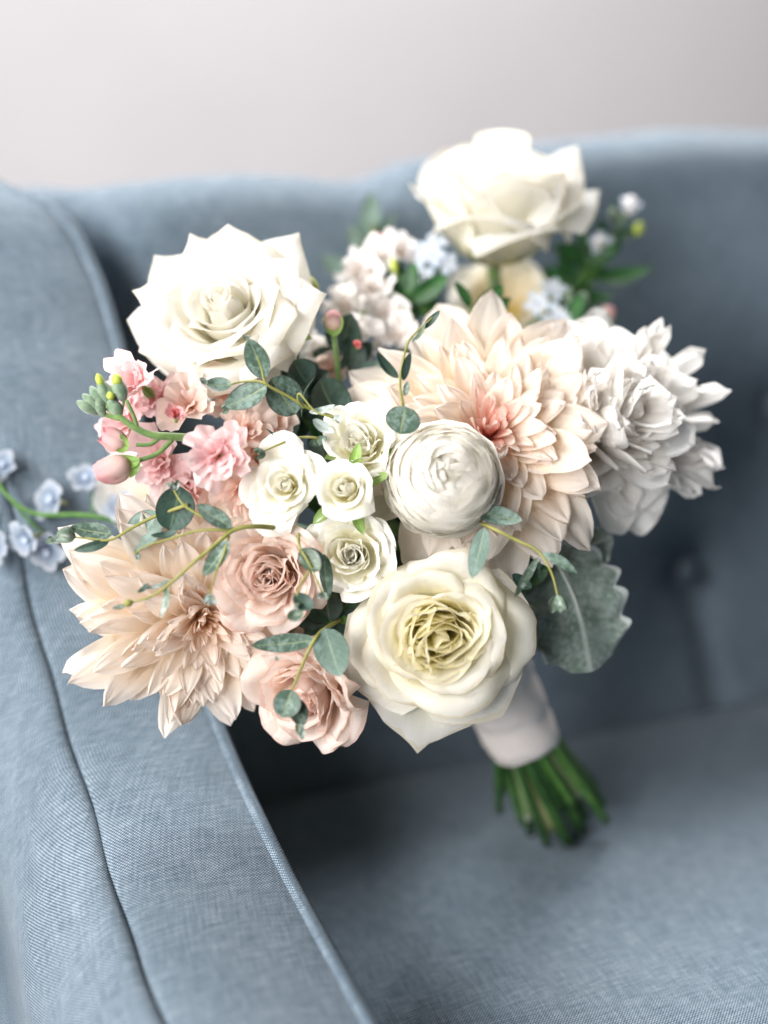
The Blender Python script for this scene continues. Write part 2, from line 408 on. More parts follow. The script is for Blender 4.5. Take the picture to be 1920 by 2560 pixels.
def make_garden_rose(root, R, mat, n=60, seed=1, ruf=.05):
    """quartered, ruffled cup"""
    rg = random.Random(seed)
    vt, fc, uv = blob(R*.56, R*.13, 8, 12)
    mesh_obj('furled_petal', vt, fc, mat, root, [(u, .5) for u, v in uv])
    for i in range(n):
        f = i/(n-1); ang = i*GA+rg.uniform(-.5, .5); J = lambda a: rg.uniform(-a, a)
        if f < .55:
            g = f/.55
            rc = R*(.06+.34*g)
            k = dict(L=R*(.76+.12*g+J(.07)), W=R*(.22+.18*g), phis=[66*g+10, 26*g+2, -6+8*g+J(10), 4+J(18)], Rc=(rc*1.2, rc*rg.uniform(.8, 1.6)),
                     r0=R*.03, lip=25+J(20), lip0=.8, edge=.2, ruf=ruf*.9, rufn=rg.choice((2, 3, 4)), drop=.15, dp=2, tuck=J(.26), edgelen=.03)
        else:
            g = (f-.55)/.45
            k = dict(L=R*(.98+.25*g+J(.05)), W=R*(.34+.16*g), phis=[80, 45+18*g, 4+26*g+J(6), 6+40*g+J(10)], Rc=(R*.55, R*(.5+.3*g)),
                     r0=R*.03, lip=20+60*g, lip0=.8, edge=.35, ruf=ruf, rufn=3, drop=.2, dp=2.4, tuck=J(.06), edgelen=.02)
        add_petal(root, ang, mat, seed=rg.randint(0, 9999), nv=12, nu=12, **k)

def make_ranunculus(root, R, mat, n=112, seed=1, off=None):
    rg = random.Random(seed); nv, nu = 9, 14
    vt, fc, uv = blob(R*1.38, R*.55, 10, 14, lambda f: max(.05, math.sin(math.pi*min(.97, f*.9+.06))**.6))
    mesh_obj('furled_petal', vt, fc, mat, root, [(u, .3) for u, v in uv])
    for i in range(n):
        f = i/(n-1); ang = i*GA+rg.uniform(-.3, .3); J = lambda a: rg.uniform(-a, a)
        pe = 3+102*f**.80+J(3)                            # colatitude of the petal's rim on the ball
        pole = R_(pe); rr = R*(.90+.11*f)*rg.uniform(.992, 1.008); cz = R*.85
        rim_r = rr*math.sin(pole); rim_z = cz+rr*math.cos(pole)*.86-R*.16*math.exp(-(pe/20)**2)
        tan = lambda c: c-90
        c0 = min(172, pe+70)
        ph = [tan(c0), tan(pe+46), tan(pe+22), tan(pe)+rg.uniform(-2, 9)]
        W = max(.16*R, min(rim_r*1.5, R*.74))*rg.uniform(.85, 1.1)
        vt, fcs, uv = petal(L=rr*1.12, W=W, phis=ph, Rc=(max(.16*R, rim_r*1.05), max(.12*R, rim_r*1.02)), nv=nv, nu=nu, b0=.5, drop=.12, dp=3, edgelen=.035,
                            ruf=.012+.022*f, rufn=rg.choice((3, 4, 5)), lip=rg.uniform(10, 55), lip0=.88, edge=.1, tuck=J(.035), seed=rg.randint(0, 9999))
        mid = vt.reshape(nv+1, nu+1, 3)[-1, nu//2]
        vt[:, 1] += rim_r-mid[1]; vt[:, 2] += rim_z-mid[2]
        mesh_obj('petal', rotz(vt, ang), fcs, mat, root, uv)

def make_dahlia(root, R, seed=1, n=150, core='dahlia_core', coren=.20, hue2='dahlia_mid', crowd=None, slim=1.0):
    rg = random.Random(seed)
    for i in range(n):
        f = ((i+.5)/n)**.80                  # 0 heart .. 1 outermost
        ang = i*GA+rg.uniform(-.28, .28); J = lambda a: rg.uniform(-a, a)
        L = R*(.17+.83*f**.85)*rg.uniform(.80, 1.08)
        lean = 6+84*f**.60+J(7)
        back = 20*max(0, f-.7)/.3
        if crowd is not None:                # neighbour pressing on one side
            q = max(0, math.cos(ang-crowd))**1.5; lean *= 1-.34*q*f; L *= 1-.16*q*f; back *= 1-q
        W = slim*L*(.150+.055*f)*rg.uniform(.82, 1.22)
        m = core if f < coren else (hue2 if f < coren+.22 else 'dahlia')
        if f < coren:
            W *= .8; ph = [lean*.7, lean*.7+J(14), lean*.6+J(20), lean*.6+J(34)]
        else:
            ph = [min(95, lean*.68)+J(5), lean*.82+J(8), lean*1.0+J(10), lean+8+back+J(26)]
        add_petal(root, ang, m, L=L, W=W, phis=ph, Rc=(W*.65, W*rg.uniform(1.4, 3.6)), r0=R*.12*f, z0=R*(.26-.30*f), kind='point', b0=.30, drop=0, rib=.07,
                  nv=14, nu=12, lip=rg.uniform(-18, 26), lip0=.72, edge=.08, twist=J(28), side=J(.17), ruf=.03, rufn=rg.choice((2, 3, 4)), seed=rg.randint(0, 9999))

def make_peony(root, R, mat, seed=1, n=110):
    rg = random.Random(seed)
    for i in range(n):
        f = ((i+.5)/n); ang = i*GA+rg.uniform(-.4, .4); J = lambda a: rg.uniform(-a, a)
        lean = 6+74*f**.8
        if f < .62:                           # narrow crown petals with blunt, notched ends
            L = R*rg.uniform(.66, 1.0); W = L*rg.uniform(.13, .30)
            k = dict(L=L, W=W, kind='strap', b0=.45, phis=[lean*.75, lean*.85+J(6), lean*.7+J(12), lean*.5+J(30)], Rc=(W*.8, W*rg.uniform(.7, 1.8)), drop=.0,
                     notch=rg.uniform(0, .10), ruf=.035, rufn=4, nv=13, nu=10, twist=J(26), side=J(.12), edgelen=.045, z0=R*.12*(1-f), r0=R*.18*f)
        else:                                 # broad guard petals
            g = (f-.62)/.38
            L = R*(.74+.26*g); W = L*rg.uniform(.32, .46)
            k = dict(L=L, W=W, kind='rose', b0=.3, phis=[70, 56+24*g+J(8), 42+42*g+J(8), 34+56*g+J(14)], Rc=(W*.9, W*rg.uniform(.8, 1.4)), drop=.25, dp=2.2,
                     notch=rg.uniform(0, .08), ruf=.035, rufn=5, nv=13, nu=14, twist=J(10), side=J(.08), edgelen=.05, lip=J(24), r0=R*.12)
        add_petal(root, ang, mat, seed=rg.randint(0, 9999), **k)

def sepals(root, R, n=5, mat='sepal', seed=0, up=.9):
    rg = random.Random(seed)
    for i in range(n):
        vt, f, uv = petal(L=R*rg.uniform(.9, 1.1)*up, W=R*.16, phis=[92, 70, 62+rg.uniform(-20, 30), 90+rg.uniform(-30, 50)], Rc=R*.2, kind='point', b0=.5, drop=0, nv=8, nu=6, z0=-.01*R, seed=i)
        mesh_obj('sepal', rotz(vt, i*2*math.pi/n+rg.uniform(-.2, .2)), f, mat, root, uv)

def face_ang(root, dr):
    """turn about the flower's axis that points a petal in direction dr"""
    l = root.matrix_world.to_3x3().inverted() @ D(*dr)
    return math.atan2(-l.x, l.y)
mats()
# ==================================================================== the room: wall and floor
def structure(o):
    o['kind'] = 'structure'; return o
structure(mesh_obj('wall', [(-3, 2.35, 0), (4, 2.35, 0), (4, 2.35, 3.4), (-3, 2.35, 3.4)], [(0, 1, 2, 3)], 'wall'))
structure(mesh_obj('floor', [(-3, -2, 0), (4, -2, 0), (4, 2.35, 0), (-3, 2.35, 0)], [(0, 1, 2, 3)], 'floor'))

# ==================================================================== the sofa
sofa = thing('sofa', 'blue grey woven fabric sofa with buttoned back and sweeping arm under the bouquet', 'sofa', (.7, .5, 0))
def to_sofa(vt): return [Vector(v)-Vector((.7, .5, 0)) for v in vt]
def sofa_part(name, vt, fc, uv, mat='fabric', parent=None):
    o = mesh_obj(name, to_sofa(vt) , fc, mat, sofa, uv)
    return o
ZC = CAM.z
SEAT = ZC-.515
ARM_Y = [-.15, .20, .46, .585, .68, .735, .785, .82, .84, .857, .87, .884, .893, .902, .918, .95, 1.0, 1.05, 1.09]
ARM_Z = [-.455, -.445, -.432, -.418, -.388, -.335, -.265, -.213, -.189, -.167, -.152, -.137, -.129, -.123, -.118, -.114, -.116, -.140, -.22]
ARM_X = [.190, .180, .170, .163, .156, .150, .145, .141, .139, .136, .132, .127, .121, .115, .102, .088, .084, .084, .084]
OUT_X = [.100, .093, .084, .079, .073, .067, .060, .052, .047, .042, .038, .034, .030, .027, .022, .018, .015, .015, .015]
ctl = [Vector((ARM_X[i], ARM_Y[i], ZC+ARM_Z[i])) for i in range(len(ARM_Y))]
path = spline(ctl, 7)
outx = [v.x for v in spline([Vector((x, i, 0)) for i, x in enumerate(OUT_X)], 7)]
# cross-section: (kind, across, drop); across 0 = inner piping, 1 = outer seam, then metres beyond the seam
prof = [('i', -.002, -.62), ('i', -.002, -.30), ('i', -.001, -.12), ('i', 0, -.04), ('i', 0, -.012), ('i', .0015, -.003)]
prof += [('t', f, .0055*math.sin(math.pi*f)**.6) for f in (.02, .07, .15, .27, .4, .55, .7, .82, .90, .95, .975)]
prof += [('o', .0008, -.0002), ('o', .0002, -.0016), ('o', -.0003, -.0017), ('o', -.0009, -.0001), ('o', -.0035, .0010), ('o', -.007, .0009), ('o', -.012, -.0015),
         ('o', -.021, -.0085), ('o', -.032, -.021), ('o', -.042, -.042), ('o', -.047, -.068), ('o', -.048, -.098), ('o', -.046, -.128), ('o', -.040, -.155), ('o', -.034, -.175), ('o', -.032, -.22), ('o', -.032, -.40), ('o', -.032, -.62)]
vt, uv = [], []; n = len(path); Ls = 0
pv = None
for i, p in enumerate(path):
    t = (path[min(i+1, n-1)]-path[max(i-1, 0)]); t.x = 0; t.normalize()
    nr = Vector((0, -t.z, t.y))
    if i: Ls += (p-path[i-1]).length
    arc = 0; last = None
    for k, a, dz in prof:
        x = p.x-a if k == 'i' else (p.x+(outx[i]-p.x)*a if k == 't' else outx[i]+a)
        wv = .0012*math.sin(31*Ls+1.3)+.0008*math.sin(73*Ls) if k == 'o' and a < .001 else 0
        dn = nr if dz > -.2 else Vector((0, 0, 1))
        q = Vector((x+wv, p.y, p.z))+dn*dz
        if dz <= -.2: q.y = p.y + nr.y*(-.2)*max(0, 1-(abs(dz)-.2)/.1); q.z = max(.04, q.z)
        if last is not None: arc += (q-last).length
        last = q; vt.append(q); uv.append((arc, Ls))
np_ = len(prof)
arm = sofa_part('arm', vt, gf(n-1, np_-1), uv)
# piping cords along the inner edge and the soft welt at the seam
pp = [p+Vector((.0, 0, .0))+Vector((-.001, 0, .0005)) for p in path]
v2, f2, u2 = tube(pp, .0042, .0042, 10); sofa_part('piping', v2, f2, u2)

# seat cushion: rounded slab with a soft crown
def cushion(x0, x1, y0, y1, ztop, th, rad, crown, nx=40, ny=36):
    vt, uv = [], []
    for j in range(ny+1):
        for i in range(nx+1):
            fx, fy = i/nx, j/ny
            ex = lambda f: .5-.5*math.cos(math.pi*f)
            x = x0+(x1-x0)*ex(fx); y = y0+(y1-y0)*ex(fy)
            d = min(x-x0, x1-x, y-y0, y1-y)
            z = ztop + crown*max(0, math.sin(math.pi*ex(fx)))**.3*max(0, math.sin(math.pi*ex(fy)))**.3 - (rad-math.sqrt(max(0, rad*rad-max(0, rad-d)**2)) if d < rad else 0)
            z += .0018*math.sin(9*x+3*y)*math.sin(7*y-2*x+1)
            vt.append(Vector((x, y, z))); uv.append((x, y))
    fc = list(gf(ny, nx)); m = len(vt)
    ring = [i for i in range(nx+1)]+[(nx+1)*j+nx for j in range(1, ny+1)]+[(nx+1)*ny+i for i in range(nx-1, -1, -1)]+[(nx+1)*j for j in range(ny-1, 0, -1)]
    acc = 0
    for q, r in enumerate(ring):
        v = vt[r]; vt.append(Vector((v.x, v.y, ztop-th))); uv.append((v.x+v.y, -th))
    for q in range(len(ring)):
        a, b = ring[q], ring[(q+1) % len(ring)]; fc.append((a, m+q, m+(q+1) % len(ring), b))
    return vt, fc, uv
SX0, SX1, SY0, SY1, SB, SCROWN = .172, 1.62, .02, .806, SEAT-.014, .034
v2, f2, u2 = cushion(SX0, SX1, SY0, SY1, SB, .15, .026, SCROWN)
def seat_z(x, y):
    return SB+SCROWN*math.sin(math.pi*(x-SX0)/(SX1-SX0))**.3*math.sin(math.pi*(y-SY0)/(SY1-SY0))**.3
sofa_part('seat_cushion', v2, f2, u2)
v2, f2, u2 = cushion(.168, 1.62, .035, .86, SEAT-.168, .16, .01, 0, 12, 12)
sofa_part('base', v2, f2, u2)

# back: leaning, softly tufted; buttons where the photo shows them
YB, LEAN = .806, .25
TOPZ = -.112
BUT = [(.575, -.418), (.665, -.300), (.485, -.300), (.395, -.418), (.755, -.418), (.845, -.300), (.305, -.300), (.935, -.418), (.215, -.418)]
nx, nz = 150, 60
vt, uv = [], []
def back_top(x):
    return float(np.interp(x, (.1, .13, .17, .21, .25, .29, .32, .345, .375, .45, .55, .60, .65, .75, .88, 1.0, 1.6), (-.134, -.130, -.123, -.120, -.119, -.122, -.127, -.127, -.116, -.108, -.103, -.100, -.102, -.108, -.124, -.106, -.11)))
def back_pt(x, g):
    """g 0 at the seat .. .8 top edge .. 1 down behind"""
    zt = back_top(x)
    if g < .72:
        h = g/.72; z = -.60+(zt-.03+.60)*h
        y = YB+(z+.515)*LEAN
        q = 0
        for bx, bz in BUT:
            dd = ((x-bx)**2+(z-bz)**2)
            q += .016*math.exp(-dd/.00035)+.012*math.exp(-dd/.004)
        # pleats running down from the lower buttons to the seat
        for bx, bz in BUT:
            if bz < -.36 and z < bz: q += .009*math.exp(-((x-bx-.012*(bz-z)/.1)/.010)**2)*min(1, (bz-z)/.03)
        q -= .010*math.sin(math.pi*h)
        y += q + .085*math.exp(-max(0, x-.125)/.016)
        return Vector((x, y, ZC+z))
    a = (g-.72)/.28; th = math.pi*min(1, a/.62)
    y0 = YB+(zt-.03+.515)*LEAN + .085*math.exp(-max(0, x-.125)/.016); r = .055
    yc, zc = y0+r*.97, zt-.045
    if a <= .62: return Vector((x, yc-r*math.cos(th*1.0), ZC+zc+.045*math.sin(th)+.015*(1-th/math.pi)))
    return Vector((x, yc+r, ZC+zc-(a-.62)/.38*.72))
for i in range(nz+1):
    g = i/nz
    for j in range(nx+1):
        x = .10+1.50*j/nx
        p = back_pt(x, g); vt.append(p); uv.append((x, g*.75))
sofa_part('backrest', vt, gf(nz, nx), uv)
for k, (bx, bz) in enumerate(BUT):
    y = YB+(bz+.515)*LEAN
    m = Matrix.Translation((bx, y+.008, ZC+bz)) @ axes((0, -1, .3))
    b, f, u = blob(.008, .011, 5, 14, lambda f: max(.05, math.sqrt(max(0, 1-f*f))))
    sofa_part('button', xf(b, m), f, u)

# ==================================================================== the bouquet
HT, HW, HE = P(1160, 1540, .79), P(1308, 1850, .838), P(1388, 2020, .885)
hz = (HW-HT).normalized()
FLOWERS = []
def flower(name, label, cat, px, py, d, ax, zc=0.0, roll=0.0, group=None, stem=True, sm='stem', sr=.0036):
    dv = D(*ax); c = P(px, py, d) - dv*zc
    o = thing(name, label, cat, mat=Matrix.Translation(c) @ axes(dv, roll), group=group)
    bpy.context.view_layer.update()
    if stem: FLOWERS.append((o, c, dv, sm, sr))
    return o
GR = 'white spray roses in the middle of the bouquet'

o = flower('rose', 'large open white rose with pointed petals resting beside the sofa arm', 'rose', 556, 762, .735, (-.20, .42, .88), .030, 1.0)
make_rose(o, .058, 'white_rose', n=38, seed=3, openness=1.0, pointed=.15, lipmax=120, core=.12, H=.70, wmul=.98, edge=.62, tightn=.24)
sepals(o, .05, 5, 'sepal', 3)
o = flower('rose', 'tall white rose in side view against the wall, its stem bare', 'rose', 1245, 520, .85, (.03, .93, .40), .036, .3, sr=.0045)
make_rose(o, .064, 'white_rose', n=15, seed=21, openness=.12, pointed=.0, lipmax=60, core=.20, H=1.22, nv=14, wmul=1.35)
for k, (dr, L_, W_, ph_, lip_, tip_) in enumerate((((-.20, 0, 1), 1.42, .66, (72, 22, 6, 10), 16, .02), ((.60, 0, .75), 1.34, .64, (74, 28, 10, 18), 30, .03), ((-.9, .1, .5), 1.26, .60, (76, 34, 12, 22), 30, .03),
        ((-.28, -.3, 1), 1.02, .66, (82, 44, 20, 42), 120, .02), ((.50, -.2, .85), .98, .64, (82, 54, 34, 44), 100, .05), ((1, 0, .15), 1.06, .58, (80, 46, 30, 40), 40, .03), ((-1, 0, .20), 1.16, .50, (80, 48, 28, 36), 30, .03),
        ((.2, .3, -1), 1.3, .62, (78, 34, 16, 20), 40, .03), ((-.7, .3, -.8), 1.3, .6, (78, 34, 16, 26), 40, .03), ((.95, .3, -.4), 1.36, .6, (76, 30, 14, 26), 60, .08), ((1, 0, -.2), 1.2, .55, (80, 46, 34, 50), 60, .08))):
    add_petal(o, face_ang(o, dr), 'white_rose', L=.064*L_, W=.064*W_, phis=ph_, Rc=(.038, .046), r0=.002, lip=lip_, lip0=.76, edge=.30, drop=.24, dp=2.3, tip=tip_, ruf=.03, rufn=3, edgelen=.02, nv=16, nu=14, seed=300+k)
sepals(o, .034, 5, 'green_leaf', 5)
o = flower('rose', 'creamy rose with ruffled yellow heart hiding the top of the ribbon', 'rose', 1092, 1592, .695, (-.02, -.08, 1), .022, .5)
make_rose(o, .0505, 'cream_rose', n=34, seed=12, openness=.90, pointed=.04, lipmax=130, ruf=.045, H=.72, tightn=.56, wmul=1.3, heart=True, heart_mat='cream_heart')
for k, (dr, L_, ph_, tp_) in enumerate((((-.15, -1, .2), 1.14, (86, 78, 80, 96), .14), ((.6, -.8, .2), 1.06, (86, 76, 74, 84), .04), ((-.9, -.5, .2), 1.02, (86, 74, 70, 80), .03), ((1, .1, .1), 1.0, (86, 72, 70, 86), .03))):
    add_petal(o, face_ang(o, dr), 'cream_rose', L=.0505*L_, W=.031, phis=ph_, Rc=(.04, .07), r0=.002, z0=-.003, lip=20, lip0=.8, edge=.3, drop=.3, dp=1.8, tip=tp_, ruf=.04, nv=14, nu=12, seed=400+k)
sepals(o, .04, 5, 'sepal', 3)

o = flower('ranunculus', 'round white ranunculus packed with paper thin petals', 'ranunculus', 1112, 1195, .695, (.07, .20, .97), .028, 0)
make_ranunculus(o, .0305, 'ranunculus', seed=4)

o = flower('spray_rose', 'small white rose with splayed outer petals beside pink stock', 'rose', 712, 1212, .69, (-.12, .08, 1), .012, .2, GR)
make_rose(o, .0195, 'spray_rose', n=20, seed=31, wmul=1.1, openness=.8, core=.11, nu=12, nv=14, pointed=.05, tightn=.4)
for k, (dr, L_) in enumerate((((-.2, 1, .1), 1.5), ((-.5, -1, .1), 1.45), ((-1, -.1, .1), 1.3), ((.9, .5, 0), 1.2))):
    add_petal(o, face_ang(o, dr), 'spray_rose', L=.0195*L_, W=.013, phis=(84, 70, 62, 78+10*(k % 2)), Rc=(.012, .02), r0=.001, lip=50, lip0=.75, edge=.2, drop=.25, dp=2.2, ruf=.04, nv=12, nu=12, seed=500+k)
o = flower('spray_rose', 'half closed white rosebud with green sepals against the ranunculus', 'rose', 862, 1222, .688, (-.18, .12, 1), .012, 1.2, GR)
make_rose(o, .0205, 'spray_rose', n=15, seed=36, wmul=1.35, openness=.34, core=.13, nu=14, nv=14, H=1.0, tightn=.45); sepals(o, .022, 5, 'sepal', 2, 1.1)
o = flower('spray_rose', 'crumpled white spray rose under the round eucalyptus leaf', 'rose', 898, 1100, .705, (-.2, .35, .9), .012, 2.2, GR)
make_garden_rose(o, .024, 'spray_rose', n=34, seed=6, ruf=.05); sepals(o, .022, 5, 'sepal', 4, 1.1)
o = flower('spray_rose', 'white spray rose between peach rose and creamy rose', 'rose', 878, 1386, .70, (-.08, .05, 1), .012, 4, GR)
make_garden_rose(o, .0255, 'spray_rose', n=34, seed=44, ruf=.03); sepals(o, .022, 5, 'sepal', 8, 1.1)

GP = 'peach garden roses at the lower side of the bouquet'
o = flower('garden_rose', 'full peach garden rose facing out beside the spray roses', 'rose', 668, 1440, .70, (-.12, -.05, 1), .018, .0, GP)
make_garden_rose(o, .0315, 'peach_rose', n=50, seed=2)
o = flower('garden_rose', 'drooping peach garden rose hanging over the dark sofa corner', 'rose', 762, 1752, .71, (-.30, -.42, .86), .018, 2.0, GP)
make_garden_rose(o, .034, 'peach_rose', n=50, seed=9)

GD = 'blush dahlias'
o = flower('dahlia', 'cream dahlia with long petals lying on the sofa arm', 'dahlia', 506, 1540, .728, (.30, -.30, .9), .018, .6, GD, sr=.004)
make_dahlia(o, .079, seed=15, core='dahlia_core_cream', n=215, slim=.86, crowd=face_ang(o, (.1, -1, .1)))
o = flower('dahlia', 'blush dahlia with coral heart behind the ranunculus', 'dahlia', 1222, 1085, .738, (.08, .40, .92), .022, 0, GD, sr=.004)
make_dahlia(o, .087, seed=8, core='dahlia_core', crowd=face_ang(o, (1, .25, .1)))

o = flower('peony', 'shaggy white peony with ragged narrow petals', 'peony', 1522, 1046, .765, (.45, .16, .88), .022, 0, sr=.0045, sm='stem_pale')
make_peony(o, .063, 'peony', seed=5, n=96)
rgp = random.Random(8)
for k in range(22):                        # long finger-like petals sticking out to one side
    L_ = .063*rgp.uniform(.85, 1.22)
    add_petal(o, face_ang(o, (1, .35, .2))+rgp.uniform(-1.1, .9), 'peony', L=L_, W=L_*rgp.uniform(.06, .15), kind='strap', b0=.5, drop=0, notch=rgp.uniform(0, .12), edgelen=.05, Rc=(.004, .007), phis=(50, rgp.uniform(40, 66), rgp.uniform(38, 70), rgp.uniform(30, 76)), r0=.008, ruf=.06, rufn=5, nv=14, nu=10, side=rgp.uniform(-.12, .12), twist=rgp.uniform(-30, 30), seed=700+k)

# ---- stems down through the ribbon to the cut ends
def run_stems():
    rg = random.Random(77); n = len(FLOWERS)
    x = hz.orthogonal().normalized(); y = hz.cross(x)
    order = list(range(n)); rg.shuffle(order)
    for i, (o, c, dv, sm, sr) in enumerate(FLOWERS):
        rr = .0200*math.sqrt((order[i]+.5)/n); a = order[i]*GA
        off = x*(math.cos(a)*rr)+y*(math.sin(a)*rr)
        e = HE + off*1.7 + hz*rg.uniform(-.024, .016)
        zs = seat_z(e.x, e.y)+.007
        if e.z < zs: e.z = zs
        p2 = c - dv*min(.035, (c-HT).length*.4)
        pts = [c-dv*.002, p2, HT+off*1.15+hz*-.02, HT+off+hz*.02, HW+off, e]
        if sm == 'stem': sm = rg.choice(('stem', 'stem', 'stem_dark', 'stem_dark', 'stock_stem'))
        add_tube('stem', pts, sr, sr, sm, o, n=7, sides=10, rf=lambda f, sr=sr: sr*(1+.15*max(0, f-.5)*2))

# ---- ribbon round the handle
rw = thing('ribbon', 'pale blush silk ribbon wrapped tightly round the bouquet stems', 'ribbon', (HT+HW)/2)
v2, u2 = [], []
x = hz.orthogonal().normalized(); y = hz.cross(x)
nl, ns = 40, 40
for i in range(nl+1):
    f = i/nl
    for k in range(ns+1):
        a = 2*math.pi*k/ns
        r = .0232+.0035*(1-f)**2+.0012*math.sin(a*2+3*f)+.0017*((f*4.2+a/(2*math.pi)) % 1)+.0006*math.sin(23*f+5*a)*math.sin(3*a)-.0015*max(0, f-.93)/.07
        v2.append(HT-hz*.012+(HW-HT+hz*.012)*f+(x*math.cos(a)+y*math.sin(a))*r+hz*.0015*math.sin(a*3)); u2.append((a*.03, f*.1))
inv = rw.matrix_world.inverted()
bpy.context.view_layer.update()
mesh_obj('wrap', [Vector(v)-rw.location for v in v2], gf(nl, ns), 'ribbon', rw, u2)
# ==================================================================== eucalyptus sprigs
def px_leaf(root, bx, by, tx, ty, d0, d1, hw, mat='euc', face=(0, .1, 1), name='leaf', **k):
    return add_leaf(root, P(bx, by, d0), P(tx, ty, d1), hw*(d0+d1)/2/FPX, D(*face), mat, name, **k)
def px_stem(root, pts, r0, r1, mat='euc_stem', name='stem', sides=7):
    return add_tube(name, [P(*q) for q in pts], r0, r1, mat, root, n=6, sides=sides)
def px_bud(root, bx, by, tx, ty, d0, d1, hw, mat, name='bud', **k):
    a, b = P(bx, by, d0), P(tx, ty, d1)
    vt, fc, uv = blob((b-a).length, hw*d0/FPX, **k)
    m = root.matrix_world.inverted() @ Matrix.Translation(a) @ axes(b-a)
    return mesh_obj(name, xf(vt, m), fc, mat, root, uv)
def sprig(name, label, cat, loc, group=None, stem='stem', sr=.0022):
    o = thing(name, label, cat, mat=Matrix.Translation(loc), group=group); bpy.context.view_layer.update()
    if stem: FLOWERS.append((o, loc, (Vector(loc)-HT).normalized(), stem, sr))
    return o
GE = 'eucalyptus sprigs'
def petal_bud(root, bx, by, tx, ty, d0, d1, hw, mat, n=6, seed=0):
    a, b = P(bx, by, d0), P(tx, ty, d1); L = (b-a).length; r = hw*d0/FPX
    c = px_bud(root, bx, by, tx, ty, d0, d1, hw*.5, mat, 'pink_bud')
    m = root.matrix_world.inverted() @ Matrix.Translation(a) @ axes(b-a)
    rg = random.Random(seed)
    for i in range(n):
        vt, fc, uv = petal(L=L*rg.uniform(1.08, 1.3), W=r*1.15, phis=[84, 22, -14, -44+rg.uniform(-12, 26)], Rc=(r*.9, r*.95), r0=r*.05, drop=.25, dp=2, ruf=.05, rufn=4, nv=10, nu=8, tuck=rg.uniform(-.12, .12), lip=rg.uniform(-20, 30), lip0=.85, seed=seed+i)
        o = mesh_obj('petal', xf(rotz(vt, i*GA), m), fc, mat, c, uv)
def tips(root, x, y, dx, dy, d, n=3, seed=0, size=22):
    """curled, silvery young leaves at a shoot's end"""
    rg = random.Random(seed)
    for i in range(n):
        a = math.atan2(dy, dx)+rg.uniform(-.8, .8); l = size*rg.uniform(.6, 1.2)
        px_leaf(root, x, y, x+math.cos(a)*l, y+math.sin(a)*l, d, d-rg.uniform(-.004, .006), l*rg.uniform(.22, .34), 'euc_tip', (rg.uniform(-.7, .7), rg.uniform(-.4, .7), 1), curl=rg.uniform(-.2, .3), fold=.5, nv=7, nu=6, seed=seed+i)

e = sprig('eucalyptus_sprig', 'eucalyptus sprig with oval leaves in front of the large open white rose', 'eucalyptus', P(900, 1090, .74), GE)
px_stem(e, [(900, 1090, .74), (850, 1050, .715), (775, 1022, .70), (720, 990, .695), (667, 960, .69), (652, 915, .688), (626, 852, .685)], .0011, .0005)
px_stem(e, [(667, 960, .69), (640, 953, .69), (600, 955, .69), (575, 962, .688)], .0007, .0005)
px_stem(e, [(760, 1020, .698), (745, 1000, .694), (750, 985, .692), (790, 1030, .69), (840, 1043, .69)], .0006, .0004)
px_leaf(e, 662, 946, 621, 846, .689, .682, 33, 'euc', (-.3, .2, 1), curl=.06, seed=1)
px_leaf(e, 580, 962, 512, 957, .688, .686, 22, 'euc', (0, .5, 1), curl=.1, seed=2)
px_leaf(e, 520, 960, 499, 945, .686, .684, 9, 'euc_tip', (0, .5, 1), curl=.1, seed=2)
px_leaf(e, 668, 963, 560, 1018, .69, .688, 38, 'euc', (.1, .5, 1), curl=.08, seed=3)
px_leaf(e, 678, 945, 740, 1035, .695, .70, 47, 'euc', (.2, .4, 1), curl=.06, kind='round', seed=4)
px_leaf(e, 772, 1030, 838, 1012, .692, .69, 12, 'euc_tip', (0, .6, 1), seed=5)
px_leaf(e, 782, 1048, 836, 1082, .692, .69, 16, 'euc_tip', (.2, .4, 1), seed=6)
px_leaf(e, 754, 1045, 789, 940, .70, .694, 6, 'euc_pale', (1, .1, .5), seed=7)
px_leaf(e, 862, 1062, 800, 948, .735, .73, 50, 'euc_dark', (.2, .3, 1), kind='round', seed=8)
px_leaf(e, 770, 960, 735, 900, .735, .73, 46, 'euc_dark', (.2, .3, 1), seed=9)
tips(e, 620, 850, -.2, -1, .685, 2, 1, 18); tips(e, 835, 1043, 1, .1, .69, 3, 2, 18); tips(e, 572, 1018, -1, .4, .688, 3, 3, 26)
px_stem(e, [(830, 1112, .715), (790, 1095, .705), (740, 1095, .70), (700, 1110, .695), (660, 1128, .69)], .0008, .0005)
px_leaf(e, 738, 1095, 662, 1070, .70, .696, 8, 'euc', (0, .8, .6), seed=10)
px_leaf(e, 790, 1092, 800, 1115, .705, .705, 26, 'euc', (0, .2, 1), seed=11)
tips(e, 662, 1128, -1, .3, .69, 4, 4, 26)

e = sprig('eucalyptus_sprig', 'branching eucalyptus sprig trailing across the cream dahlia towards the arm', 'eucalyptus', P(735, 1325, .71), GE)
px_stem(e, [(735, 1325, .71), (640, 1316, .683), (585, 1325, .678), (540, 1360, .674), (480, 1410, .671), (430, 1455, .67), (380, 1490, .67), (322, 1508, .672)], .0014, .0005)
px_stem(e, [(588, 1325, .678), (520, 1298, .678), (462, 1265, .68), (434, 1225, .682)], .0008, .0005)
px_stem(e, [(585, 1326, .678), (500, 1326, .678), (430, 1346, .678), (362, 1366, .678), (338, 1384, .678)], .0008, .0004)
px_stem(e, [(470, 1262, .69), (390, 1290, .692), (330, 1320, .69), (275, 1350, .688), (220, 1346, .688), (150, 1340, .688)], .0011, .0004)
px_stem(e, [(572, 1340, .677), (560, 1385, .672), (540, 1430, .67), (524, 1490, .668)], .0008, .0004)
px_leaf(e, 581, 1318, 490, 1262, .677, .675, 25, 'euc', (.2, .4, 1), curl=.06, seed=12)
